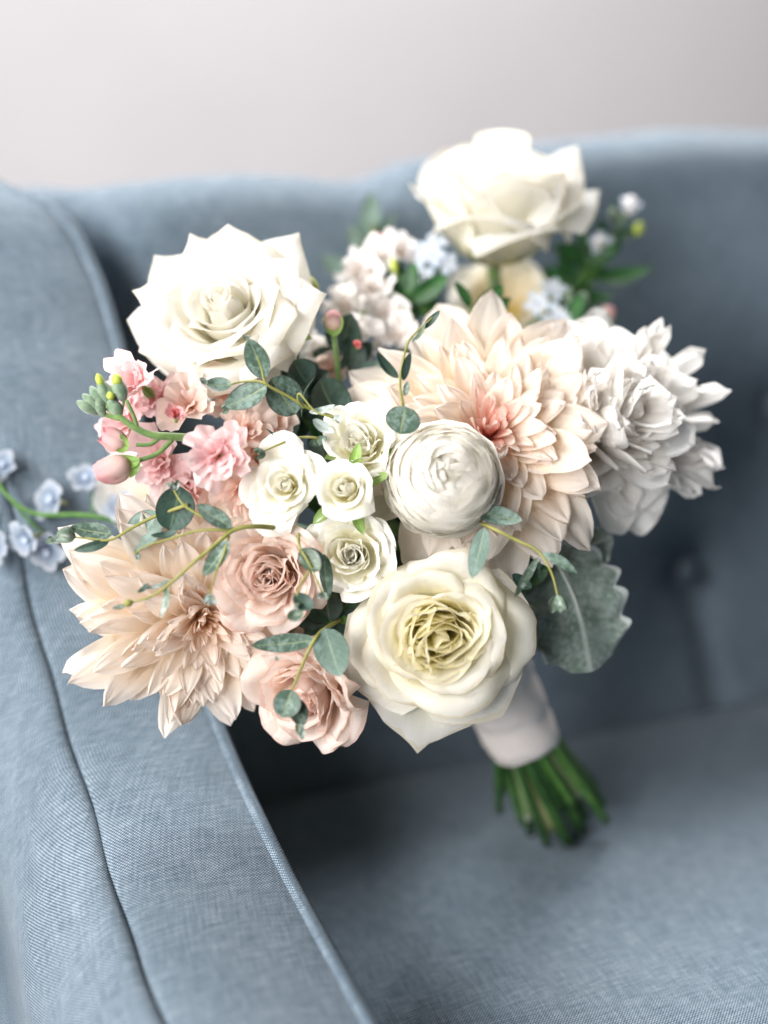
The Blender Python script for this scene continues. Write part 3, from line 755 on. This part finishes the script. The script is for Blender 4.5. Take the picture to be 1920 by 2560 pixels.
px_leaf(e, 452, 1216, 424, 1327, .69, .692, 46, 'euc_dark', (.3, .1, 1), kind='round', curl=.05, seed=13)
px_leaf(e, 398, 1280, 318, 1378, .703, .70, 50, 'euc_pale', (-.2, .3, 1), kind='oval', curl=.05, seed=14)
px_leaf(e, 282, 1336, 176, 1316, .69, .688, 27, 'euc', (0, .4, 1), curl=.08, seed=15)
px_leaf(e, 274, 1352, 184, 1376, .69, .688, 14, 'euc_dark', (0, -.3, 1), curl=-.1, seed=16)
px_leaf(e, 445, 1328, 376, 1338, .68, .678, 12, 'euc_dark', (0, .6, .8), seed=17)
px_leaf(e, 572, 1352, 508, 1440, .674, .67, 25, 'euc', (-.3, .1, 1), curl=.06, seed=18)
px_leaf(e, 428, 1447, 350, 1470, .67, .668, 9, 'euc_tip', (0, .8, .6), curl=.15, seed=19)
px_leaf(e, 372, 1458, 344, 1482, .669, .667, 8, 'euc_dark', (0, .5, .8), seed=20)
px_leaf(e, 418, 1464, 402, 1545, .67, .668, 13, 'euc_tip', (-.6, 0, .8), curl=.1, seed=21)
px_bud(e, 332, 1503, 310, 1512, .67, .67, 10, 'euc_stem')
px_leaf(e, 316, 1511, 281, 1521, .67, .668, 7, 'euc_tip', (0, .5, 1), seed=22)
tips(e, 190, 1342, -1, .0, .688, 2, 5, 48); tips(e, 160, 1350, -.8, .5, .687, 2, 6, 44); tips(e, 130, 1342, -1, .1, .687, 2, 7, 16)
tips(e, 340, 1376, -.3, 1, .678, 3, 8, 24); tips(e, 522, 1484, -.1, 1, .668, 4, 9, 38); tips(e, 434, 1230, -.2, -1, .682, 3, 10, 34)

e = sprig('eucalyptus_sprig', 'upright eucalyptus shoot rising over the blush dahlia from a round leaf', 'eucalyptus', P(1012, 1090, .72), GE)
px_stem(e, [(1012, 1090, .72), (1008, 1018, .685), (1000, 962, .683), (1008, 900, .683), (1024, 850, .684), (1058, 815, .686), (1092, 784, .688)], .0009, .0004)
px_leaf(e, 1014, 1016, 1000, 1086, .684, .678, 42, 'euc', (.1, .2, 1), kind='round', curl=.04, fold=.12, seed=23)
px_leaf(e, 996, 946, 943, 882, .683, .68, 17, 'euc_dark', (.5, .3, .8), curl=.12, seed=24)
px_leaf(e, 1008, 952, 1026, 880, .683, .68, 14, 'euc_dark', (.6, .1, .8), curl=.08, seed=25)
px_leaf(e, 1012, 990, 1020, 952, .683, .682, 9, 'euc_tip', (0, 0, 1), seed=26)
px_leaf(e, 1058, 822, 1100, 776, .686, .685, 10, 'euc_dark', (.4, .4, .8), seed=27)
px_leaf(e, 1030, 856, 1064, 806, .685, .684, 8, 'euc_tip', (-.4, .3, .8), seed=28)

e = sprig('eucalyptus_sprig', 'eucalyptus sprig hanging over the drooping peach rose', 'eucalyptus', P(850, 1550, .72), GE)
px_stem(e, [(850, 1550, .72), (800, 1582, .682), (770, 1630, .68), (745, 1690, .674), (728, 1728, .672)], .0011, .0006)
px_leaf(e, 790, 1600, 628, 1614, .682, .678, 27, 'euc', (.0, .5, 1), curl=.05, seed=29)
px_leaf(e, 812, 1570, 850, 1692, .682, .674, 47, 'euc_pale', (.1, .2, 1), curl=.04, fold=.12, kind='oval', seed=30)
px_leaf(e, 730, 1724, 706, 1794, .671, .668, 33, 'euc', (0, .2, 1), kind='round', curl=.05, seed=31)
px_leaf(e, 736, 1745, 756, 1818, .674, .671, 28, 'euc', (.5, .1, .9), curl=.06, seed=32)
tips(e, 745, 1808, .3, 1, .671, 3, 11, 46); tips(e, 690, 1640, .2, .2, .677, 2, 12, 14)

e = sprig('eucalyptus_sprig', 'thin eucalyptus sprig reaching over the dusty miller leaf', 'eucalyptus', P(1170, 1295, .71), GE)
px_stem(e, [(1170, 1295, .71), (1230, 1320, .683), (1290, 1350, .68), (1345, 1378, .678), (1378, 1430, .677), (1396, 1495, .677)], .0010, .0005)
px_leaf(e, 1192, 1276, 1306, 1302, .69, .685, 30, 'euc', (.2, .5, 1), curl=.06, seed=33)
px_leaf(e, 1212, 1318, 1180, 1446, .682, .675, 27, 'euc_pale', (-.3, .1, 1), curl=.05, fold=.12, seed=34)
px_leaf(e, 1356, 1384, 1444, 1436, .678, .674, 17, 'euc', (.2, .5, 1), curl=-.08, seed=35)
px_leaf(e, 1346, 1392, 1286, 1494, .678, .675, 14, 'euc_tip', (.6, .2, .8), curl=.16, side=-.08, seed=36)
px_leaf(e, 1350, 1400, 1352, 1452, .68, .68, 6, 'euc_dark', (.6, 0, .8), seed=37)
px_leaf(e, 1330, 1470, 1280, 1436, .70, .695, 18, 'euc_dark', (0, .4, 1), seed=38)
tips(e, 1392, 1488, .2, 1, .677, 5, 13, 44)

e = sprig('eucalyptus_sprig', 'little eucalyptus shoot with curled leaves between peach rose and spray rose', 'eucalyptus', P(750, 1325, .70), GE)
px_stem(e, [(746, 1330, .70), (750, 1368, .675), (775, 1412, .67), (806, 1482, .67)], .0008, .0005)
px_stem(e, [(778, 1420, .672), (752, 1460, .67), (742, 1490, .668)], .0007, .0005)
px_leaf(e, 752, 1372, 798, 1428, .672, .668, 27, 'euc_tip', (-.2, .4, 1), curl=.12, seed=40)
px_leaf(e, 762, 1372, 812, 1400, .68, .676, 20, 'euc_dark', (.3, .6, .7), curl=.1, seed=41)
px_leaf(e, 810, 1385, 822, 1496, .69, .688, 20, 'euc', (.5, .1, .9), curl=.05, seed=42)
px_leaf(e, 736, 1486, 782, 1522, .668, .664, 21, 'euc_dark', (0, .5, .9), kind='round', curl=.15, seed=43)
px_leaf(e, 758, 1528, 718, 1546, .668, .665, 15, 'euc_tip', (0, .3, 1), kind='round', curl=.15, seed=44)
tips(e, 804, 1480, .1, 1, .67, 4, 14, 24); tips(e, 750, 1505, -.3, .8, .667, 2, 15, 22)

# ---- dark leafy filler deep between the heads
def filler(label, pts, leaves, seed, mat='euc_dark', hw=(24, 44)):
    rg = random.Random(seed)
    e = sprig('leafy_sprig', label, 'foliage', P(*pts[0]), 'dark leafy sprigs deep in the bouquet')
    px_stem(e, pts, .0014, .0008, 'stem')
    sp = [P(*q) for q in pts]; sp = spline(sp, 8)
    for i in range(leaves):
        c = sp[int(len(sp)*(.1+.88*i/leaves))]
        a = rg.uniform(0, 6.28); l = rg.uniform(.018, .028)
        dr = D(math.cos(a), math.sin(a), rg.uniform(-.3, .5))
        add_leaf(e, c, c+dr*l, l*(rg.uniform(.32, .48) if mat == 'euc_dark' else rg.uniform(.18, .28)), D(rg.uniform(-.6, .6), rg.uniform(-.2, .8), .8), mat if rg.random() < .8 else 'green_leaf', curl=rg.uniform(-.1, .2), seed=i+seed, nv=9, nu=6)
    return e
filler('dark leafy sprig below the large open white rose', [(1000, 1400, .79), (860, 1180, .765), (740, 1020, .755), (700, 930, .76)], 26, 1)
filler('dark leafy sprig between blush dahlia and spray roses', [(1050, 1420, .79), (980, 1200, .765), (900, 1000, .76), (850, 880, .78)], 24, 2)
filler('dark leafy sprig behind the peach garden roses', [(1040, 1500, .78), (880, 1500, .75), (740, 1560, .75), (640, 1640, .755)], 24, 3)
filler('dark leafy sprig between creamy rose and dusty miller', [(1120, 1500, .78), (1200, 1400, .755), (1270, 1420, .745), (1310, 1500, .745)], 16, 4)
filler('dark leafy sprig under ranunculus and peach rose', [(1060, 1480, .78), (920, 1420, .755), (860, 1520, .735), (820, 1560, .73)], 20, 5)
filler('green leafy sprig at the foot of the tall white rose', [(1150, 1300, .83), (1180, 1000, .82), (1190, 850, .80), (1175, 760, .80)], 26, 6, 'green_leaf')
filler('green leafy sprig among the blurred star flowers', [(1100, 1250, .83), (1060, 950, .82), (1040, 800, .815), (1000, 690, .82)], 24, 8, 'green_leaf')
filler('dark green leafy sprig under the right side of the tall rose', [(1260, 1200, .86), (1340, 900, .87), (1420, 740, .885), (1490, 620, .895)], 26, 11, 'green_leaf')
filler('green leafy sprig above the shaggy peony', [(1250, 1250, .84), (1330, 950, .84), (1400, 840, .845), (1460, 770, .86)], 22, 9, 'green_leaf')

# ---- dusty miller: woolly, scalloped leaves
def miller(label, spine, hw, seed, lobes=5, face=(.1, .25, 1)):
    rg = random.Random(seed)
    sp = spline([P(*q) for q in spine], 14); n = len(sp)-1; nu = 26
    e = sprig('dusty_miller', label, 'leaf', sp[0], 'dusty miller leaves', 'stem_pale', .0018)
    nr = D(*face); vt, uv = [], []
    for i in range(n+1):
        v = i/n
        t = (sp[min(i+1, n)]-sp[max(i-1, 0)]).normalized(); sd = t.cross((nr-t*nr.dot(t)).normalized())
        for j in range(nu+1):
            s = -1+2*j/nu
            sc = .90+.17*abs(math.sin(lobes*math.pi*(v+.05*math.sin(5*v))+(.9 if s > 0 else 0)))**.6*abs(s)**3+.03*math.sin(31*v+s)
            wv = hw*math.sqrt(max(0, 1-((v-.58)/.60)**4))*min(1, .25+2.2*v)*sc
            h = hw*(.10*math.sin(9*v+2*s*2)*s*s+.13*math.sin(19*v+3*s)*abs(s)**3+.16*max(0, abs(s)-.7)/.3*math.sin(26*v+4*s) - .16*s*s*v + .05*math.cos(6*s))
            fan = .75*abs(s)**2*hw*max(0, v-.3)*(1+.12*math.sin(11*s))
            vt.append(sp[i]+sd*(s*wv)-t*fan+nr*h-sp[0]); uv.append(((s+1)/2, v))
    mesh_obj('blade', vt, gf(n, nu), 'miller', e, uv)
    add_tube('midrib', [sp[0]-nr*-.001, sp[n//2]+nr*.0022, sp[int(n*.8)]+nr*.0012], .0012, .0005, 'miller_rib', e, n=8)
    return e
t_ = NT('dusty_miller_rib'); p_ = t_.n('ShaderNodeBsdfPrincipled', inp={'Base Color': srgb(170, 178, 174), 'Roughness': .95}); MT['miller_rib'] = t_.finish(p_.outputs[0])
miller('big woolly grey green dusty miller leaf hanging beside the ribbon', [(1360, 1350, .755), (1412, 1440, .752), (1450, 1550, .75), (1476, 1680, .757)], .0275, 2)
miller('small dusty miller leaf tucked behind the dahlia edge', [(1420, 1390, .775), (1470, 1370, .772), (1530, 1340, .77)], .011, 4, 4)

# ==================================================================== stock, delphinium, tweedia and the flowers behind
def floret(root, px, py, d, ax, R, mat, n=11, seed=0, heart=None, name='floret', ruf=.10, spread=1.0):
    rg = random.Random(seed)
    m = root.matrix_world.inverted() @ Matrix.Translation(P(px, py, d)) @ axes(D(*ax), rg.uniform(0, 6))
    b, f, u = blob(R*.5, R*.12, 5, 8)
    c = mesh_obj(name, [Vector(v)-Vector((0, 0, R*.5)) for v in b], f, 'sepal', root, u); c.matrix_local = m
    for i in range(n):
        g = i/max(1, n-1); J = lambda a: rg.uniform(-a, a)
        L = R*(.55+.45*g)*rg.uniform(.88, 1.1); lean = (18+66*g)*spread
        vt, fc, uv = petal(L=L, W=L*rg.uniform(.36, .5), phis=[lean*.5, lean*.8+J(10), lean+J(14), lean+J(30)], Rc=(L*.3, L*rg.uniform(.5, 1.4)), kind='fan', b0=.2, drop=.22, dp=2,
                           notch=rg.uniform(0, .10), ruf=ruf, rufn=rg.choice((3, 4, 5)), nv=9, nu=12, tuck=J(.15), twist=J(18), edgelen=.05, lip=J(35), seed=rg.randint(0, 9999))
        mesh_obj('petal', rotz(vt, i*GA+J(.3)), fc, heart if (heart and g < .45) else mat, c, uv)
    return c

e = sprig('stock_flower', 'pink stock stem with ruffled blooms and green bud tip over the sofa arm', 'flower', P(760, 1180, .745))
px_stem(e, [(760, 1180, .745), (700, 1115, .735), (600, 1102, .715), (440, 1092, .698), (372, 1085, .694), (312, 1052, .692), (270, 1012, .692)], .0026, .0016, 'stock_stem', sides=10)
for (a, b, r) in (((430, 1100, .697), (345, 1152, .692), .0012), ((400, 1093, .696), (340, 1112, .694), .0011), ((345, 1075, .693), (316, 1000, .69), .0010)):
    px_stem(e, [a, ((a[0]+b[0])/2+6, (a[1]+b[1])/2+8, (a[2]+b[2])/2), b], r*1.1, r, 'stock_stem')
buds = [(245, 1035, 192, 1003, 14), (255, 1030, 206, 985, 14), (262, 1020, 226, 966, 15), (272, 1010, 246, 942, 14), (285, 1012, 262, 955, 13), (288, 1025, 275, 985, 15), (310, 1005, 290, 942, 19), (262, 1040, 238, 1000, 13), (300, 1040, 278, 1000, 18), (258, 1000, 254, 950, 12)]
for i, (bx, by, tx, ty, hw) in enumerate(buds):
    px_stem(e, [(300, 1050, .692), (bx, by, .692)], .0008, .0006, 'stock_stem')
    px_bud(e, bx, by, tx, ty, .692, .688+.002*(i % 3), hw, 'stock_bud')
    vx, vy = tx-bx, ty-by
    if i in (5, 6, 3): px_bud(e, tx-vx*.35, ty-vy*.35, tx+vx*.12, ty+vy*.12, .6885, .686, hw*.72, 'yellow_bud', 'bud_tip')
petal_bud(e, 318, 1116, 252, 1082, .693, .69, 23, 'bud_pink', 5, 3)
petal_bud(e, 330, 1160, 238, 1192, .692, .688, 36, 'bud_pink', 6, 9)
for (bx, by, tx, ty, w_) in ((350, 1148, 285, 1140, 9), (348, 1152, 325, 1195, 10), (350, 1150, 305, 1168, 12), (322, 1118, 300, 1085, 8), (322, 1118, 290, 1128, 9)):
    px_leaf(e, bx, by, tx, ty, .689, .687, w_, 'sepal', (-.2, .2, 1), name='sepal', nv=7, nu=4)
floret(e, 440, 1046, .692, (.12, .35, .9), .0098, 'bud_pink', 13, 5, 'bud_core', 'half_open_bud', .12, .42)
floret(e, 548, 1140, .694, (.05, -.05, 1), .0235, 'stock', 16, 1)
floret(e, 358, 968, .715, (-.3, .35, .85), .024, 'stock', 13, 2, spread=.7)
floret(e, 480, 1020, .722, (-.2, .3, .9), .023, 'stock_peach', 12, 3)
floret(e, 610, 1085, .715, (.2, .2, .9), .021, 'stock_peach', 13, 4)
floret(e, 600, 1215, .715, (.1, -.3, .9), .021, 'stock_peach', 12, 6)
floret(e, 415, 1150, .728, (-.3, -.1, .9), .025, 'stock', 12, 7)
floret(e, 670, 1060, .735, (.3, .2, .9), .020, 'stock_peach', 12, 8)
floret(e, 400, 1000, .735, (-.2, .3, .9), .021, 'stock', 12, 12)
floret(e, 570, 985, .738, (0, .3, .9), .020, 'stock_peach', 12, 13)
floret(e, 320, 1010, .74, (-.5, .2, .8), .018, 'stock', 11, 9)
floret(e, 330, 1060, .738, (-.4, .1, .9), .023, 'stock', 12, 14)
floret(e, 470, 1205, .728, (-.2, -.3, .9), .023, 'stock', 12, 15)
floret(e, 640, 1150, .725, (.2, 0, 1), .022, 'stock_peach', 12, 16)
floret(e, 500, 1250, .73, (-.1, -.4, .9), .019, 'stock_peach', 11, 11)

e = sprig('stock_flower', 'pale blush stock spike standing between the two tall white roses', 'flower', P(900, 980, .80))
px_stem(e, [(900, 980, .80), (880, 800, .815), (920, 680, .83), (945, 600, .84)], .0026, .0012, 'stock_stem', sides=10)
for k, (x_, y_, d_, r_, m_) in enumerate(((890, 690, .825, .022, 'stock_pale'), (960, 640, .835, .018, 'stock_pale'), (1000, 640, .84, .018, 'stock_pale'), (930, 730, .82, .020, 'stock_pale'), (870, 780, .805, .020, 'stock_pale'),
                            (960, 800, .81, .020, 'stock_pale'), (880, 850, .79, .021, 'stock_pale'), (830, 930, .775, .018, 'stock_peach'), (800, 900, .785, .02, 'stock_pale'), (1000, 850, .80, .02, 'stock_pale'))):
    floret(e, x_, y_, d_, (random.Random(k).uniform(-.5, .4), .35, .8), r_, m_, 11, 20+k)
px_bud(e, 955, 640, 945, 585, .835, .84, 20, 'bud_pink', 'pink_bud')
px_stem(e, [(850, 1000, .765), (842, 900, .752), (832, 820, .75)], .0018, .0014, 'stock_stem')
px_bud(e, 832, 830, 834, 775, .75, .748, 26, 'bud_pink', 'pink_bud')
for (bx, by, tx, ty) in ((832, 840, 812, 790), (834, 842, 856, 792), (832, 842, 832, 785)):
    px_leaf(e, bx, by, tx, ty, .747, .745, 12, 'sepal', (0, 0, 1), name='sepal', nv=7, nu=4)
floret(e, 893, 868, .752, (.1, .3, .9), .0062, 'bud_core', 9, 40, 'bud_core', 'half_open_bud', .12, .4)
px_bud(e, 770, 760, 772, 690, .77, .765, 27, 'yellow_bud', 'green_bud')

def simple_cup(root, R, mat, n=6, seed=0, lean=40, w=.5):
    rg = random.Random(seed)
    for i in range(n):
        J = lambda a: rg.uniform(-a, a); g = i/n
        vt, fc, uv = petal(L=R*rg.uniform(.92, 1.05), W=R*w, phis=[70, lean+J(8), lean*.8+J(10), lean+J(24)], Rc=(R*.5, R*.8), drop=.3, dp=2, ruf=.04, nv=10, nu=10, lip=J(40), z0=-R*.1*(i % 2), seed=rg.randint(0, 999))
        mesh_obj('petal', rotz(vt, i*2*math.pi/n*1.0+(.5 if i >= n//2 else 0)+J(.2)), fc, mat, root, uv)
o = flower('tulip', 'white flower with yellow throat half hidden behind the bare rose stem', 'flower', 1262, 770, .89, (.05, .45, .85), .01, 0)
simple_cup(o, .045, 'tulip', 7, 3, 62); bpy.context.view_layer.update()
o = flower('tulip', 'blurred white bloom between pink stock and eucalyptus leaf', 'flower', 365, 1225, .80, (-.45, .15, .85), .01, 0)
simple_cup(o, .040, 'peony', 8, 5, 40); bpy.context.view_layer.update()

def delph(label, stem, fl, seed):
    e = sprig('delphinium', label, 'flower', P(*stem[0]), 'pale blue delphinium at the sofa arm')
    px_stem(e, stem, .0018, .0010, 'stem')
    for k, (x_, y_, d_, R, ax) in enumerate(fl):
        rg = random.Random(seed*10+k)
        m = e.matrix_world.inverted() @ Matrix.Translation(P(x_, y_, d_)) @ axes(D(*ax), rg.uniform(0, 6))
        b, f, u = blob(R*1.2, R*.13, 5, 8, lambda f: .3+.7*f)
        c = mesh_obj('floret', [Vector(v)-Vector((0, 0, R*1.2)) for v in b], f, 'stem_pale', e, u); c.matrix_local = m
        for i in range(5):
            vt, fc, uv = petal(L=R*rg.uniform(.85, 1.1), W=R*.42, phis=[60, 66+rg.uniform(-14, 14), 72, 70+rg.uniform(-40, 40)], Rc=(R*.4, R*.7), kind='rose', b0=.25, drop=.3, dp=2, ruf=.08, nv=8, nu=8, seed=rg.randint(0, 999))
            mesh_obj('petal', rotz(vt, i*1.2566), fc, 'delphinium', c, uv)
        for i in range(3):
            vt, fc, uv = petal(L=R*.4, W=R*.14, phis=[10, 20, 30, 60], Rc=R*.2, drop=.2, nv=6, nu=6, seed=i)
            mesh_obj('inner_petal', rotz(vt, i*2.1), fc, 'tweedia', c, uv)
        px = [P(*stem[min(len(stem)-1, 1+k)]), P(x_, y_, d_)-D(*ax)*R*1.1]
        add_tube('stalk', [px[0], (px[0]+px[1])/2+Vector((0, 0, -.004)), px[1]], .0008, .0007, 'stem', e, n=5, sides=6)
delph('pale blue delphinium spray hanging over the outer sofa arm', [(700, 1330, .79), (420, 1330, .79), (230, 1290, .787), (90, 1285, .785), (20, 1240, .785), (-20, 1180, .785)],
      [(300, 1270, .79, .011, (-.2, .2, .9)), (215, 1200, .80, .011, (-.1, .4, .9)), (135, 1250, .795, .014, (-.5, .2, .8)), (120, 1375, .788, .013, (-.1, -.3, .9)), (10, 1165, .797, .012, (-.2, .3, .9)), (-15, 1370, .782, .012, (0, 0, 1)), (70, 1345, .78, .012, (-.4, -.2, .8))], 3)

def tweedia(label, stem, fl, lv, bd, seed):
    e = sprig('tweedia_sprig', label, 'flower', P(*stem[0]), 'small pale blue star flowers behind the dahlia')
    px_stem(e, stem, .0018, .0010, 'stem')
    for k, (x_, y_, d_, R, ax) in enumerate(fl):
        rg = random.Random(seed*10+k)
        m = e.matrix_world.inverted() @ Matrix.Translation(P(x_, y_, d_)) @ axes(D(*ax), rg.uniform(0, 6))
        b, f, u = blob(R*.5, R*.14, 5, 8)
        c = mesh_obj('floret', b, f, 'tweedia', e, u); c.matrix_local = m
        for i in range(5):
            vt, fc, uv = petal(L=R, W=R*.30, phis=[50, 75, 85, 100], Rc=R*.5, kind='strap', b0=.5, drop=.1, nv=7, nu=6, seed=i)
            mesh_obj('petal', rotz(vt, i*1.2566), fc, 'tweedia', c, uv)
        q = P(x_, y_, d_)
        add_tube('stalk', [P(*stem[k % len(stem)]), q-D(*ax)*R*.1], .0007, .0006, 'stem', e, n=4, sides=6)
    for k, (bx, by, tx, ty, d_, hw) in enumerate(lv):
        px_leaf(e, bx, by, tx, ty, d_, d_+.004, hw, 'green_leaf', (.2, .5, 1), kind='lance', seed=k+seed, nv=9, nu=6)
    for (bx, by, tx, ty, d_, hw, m_) in bd:
        px_bud(e, bx, by, tx, ty, d_, d_, hw, m_)
        add_tube('stalk', [P(*stem[-1]), P(bx, by, d_)], .0007, .0006, 'stem', e, n=4, sides=6)
tweedia('cluster of pale blue star flowers left of the bare rose stem', [(1140, 1200, .82), (1085, 900, .81), (1060, 780, .82), (1040, 690, .83)],
        [(1078, 640, .835, .0105, (0, .3, 1)), (1052, 692, .83, .0105, (-.2, -.1, 1)), (1112, 660, .835, .0095, (.3, .2, 1)), (1030, 630, .84, .010, (-.2, .4, .9)), (1090, 610, .84, .009, (0, .6, .8))],
        [(1050, 790, 962, 752, .815, 28), (1050, 760, 950, 680, .825, 14), (1040, 740, 990, 640, .83, 16), (1070, 790, 1080, 720, .82, 20), (1060, 770, 1110, 690, .825, 13), (1040, 800, 925, 690, .82, 12), (1075, 830, 1130, 760, .815, 16), (1030, 770, 985, 700, .822, 22), (1080, 850, 1020, 800, .812, 20)],
        [(988, 690, 982, 645, .825, 11, 'yellow_bud'), (925, 720, 908, 690, .82, 9, 'yellow_bud'), (965, 700, 950, 660, .825, 10, 'stock_bud')], 1)
tweedia('pale blue star flowers and buds above the shaggy peony', [(1250, 1250, .83), (1300, 980, .83), (1370, 860, .84), (1430, 780, .85)],
        [(1395, 798, .845, .012, (0, .1, 1)), (1382, 728, .855, .010, (0, .4, .9)), (1345, 760, .85, .010, (-.3, .2, .9))],
        [(1400, 850, 1280, 845, .835, 16), (1440, 830, 1545, 795, .85, 14), (1420, 840, 1500, 870, .845, 14), (1430, 790, 1470, 730, .855, 12), (1410, 830, 1445, 780, .85, 18), (1450, 860, 1490, 900, .85, 14), (1440, 760, 1540, 730, .87, 16)],
        [(1450, 790, 1458, 730, .85, 18, 'stock_bud'), (1345, 850, 1338, 810, .84, 13, 'yellow_bud'), (1425, 760, 1420, 715, .855, 12, 'stock_bud'), (1500, 800, 1535, 770, .87, 20, 'bud_pink')], 2)
tweedia('dark leafy flower shoot with white buds rising right of the tall rose', [(1330, 1000, .86), (1420, 760, .88), (1480, 680, .89), (1530, 600, .90), (1560, 540, .90)],
        [(1575, 515, .90, .009, (.1, .6, .8)), (1502, 612, .89, .010, (-.1, .3, .9))],
        [(1470, 690, 1635, 668, .89, 26), (1440, 720, 1400, 620, .885, 22), (1470, 680, 1455, 560, .89, 22), (1500, 640, 1560, 590, .895, 20), (1520, 610, 1500, 540, .90, 16), (1540, 590, 1590, 570, .90, 14), (1430, 730, 1370, 660, .88, 24), (1450, 700, 1520, 640, .888, 20), (1550, 560, 1530, 500, .90, 12)],
        [(1590, 590, 1602, 555, .90, 13, 'yellow_bud'), (1572, 540, 1578, 490, .90, 18, 'tweedia_bud'), (1540, 560, 1530, 520, .90, 13, 'stock_bud'), (1500, 640, 1498, 590, .89, 17, 'tweedia_bud')], 3)
e = sprig('eucalyptus_sprig', 'blurred grey green eucalyptus tip standing against the sofa back', 'eucalyptus', P(900, 900, .84), GE)
px_stem(e, [(900, 900, .84), (905, 850, .86), (915, 690, .89), (935, 560, .91)], .0014, .0008)
px_leaf(e, 925, 640, 928, 478, .90, .91, 34, 'euc_pale', (.1, .2, 1), seed=50)
px_leaf(e, 925, 620, 990, 530, .90, .905, 18, 'euc_dark', (.3, .3, 1), seed=51)
px_leaf(e, 900, 690, 800, 640, .89, .895, 32, 'euc_pale', (0, .4, 1), seed=52)
px_leaf(e, 905, 640, 872, 560, .90, .905, 20, 'euc', (0, .4, 1), seed=53)
run_stems()
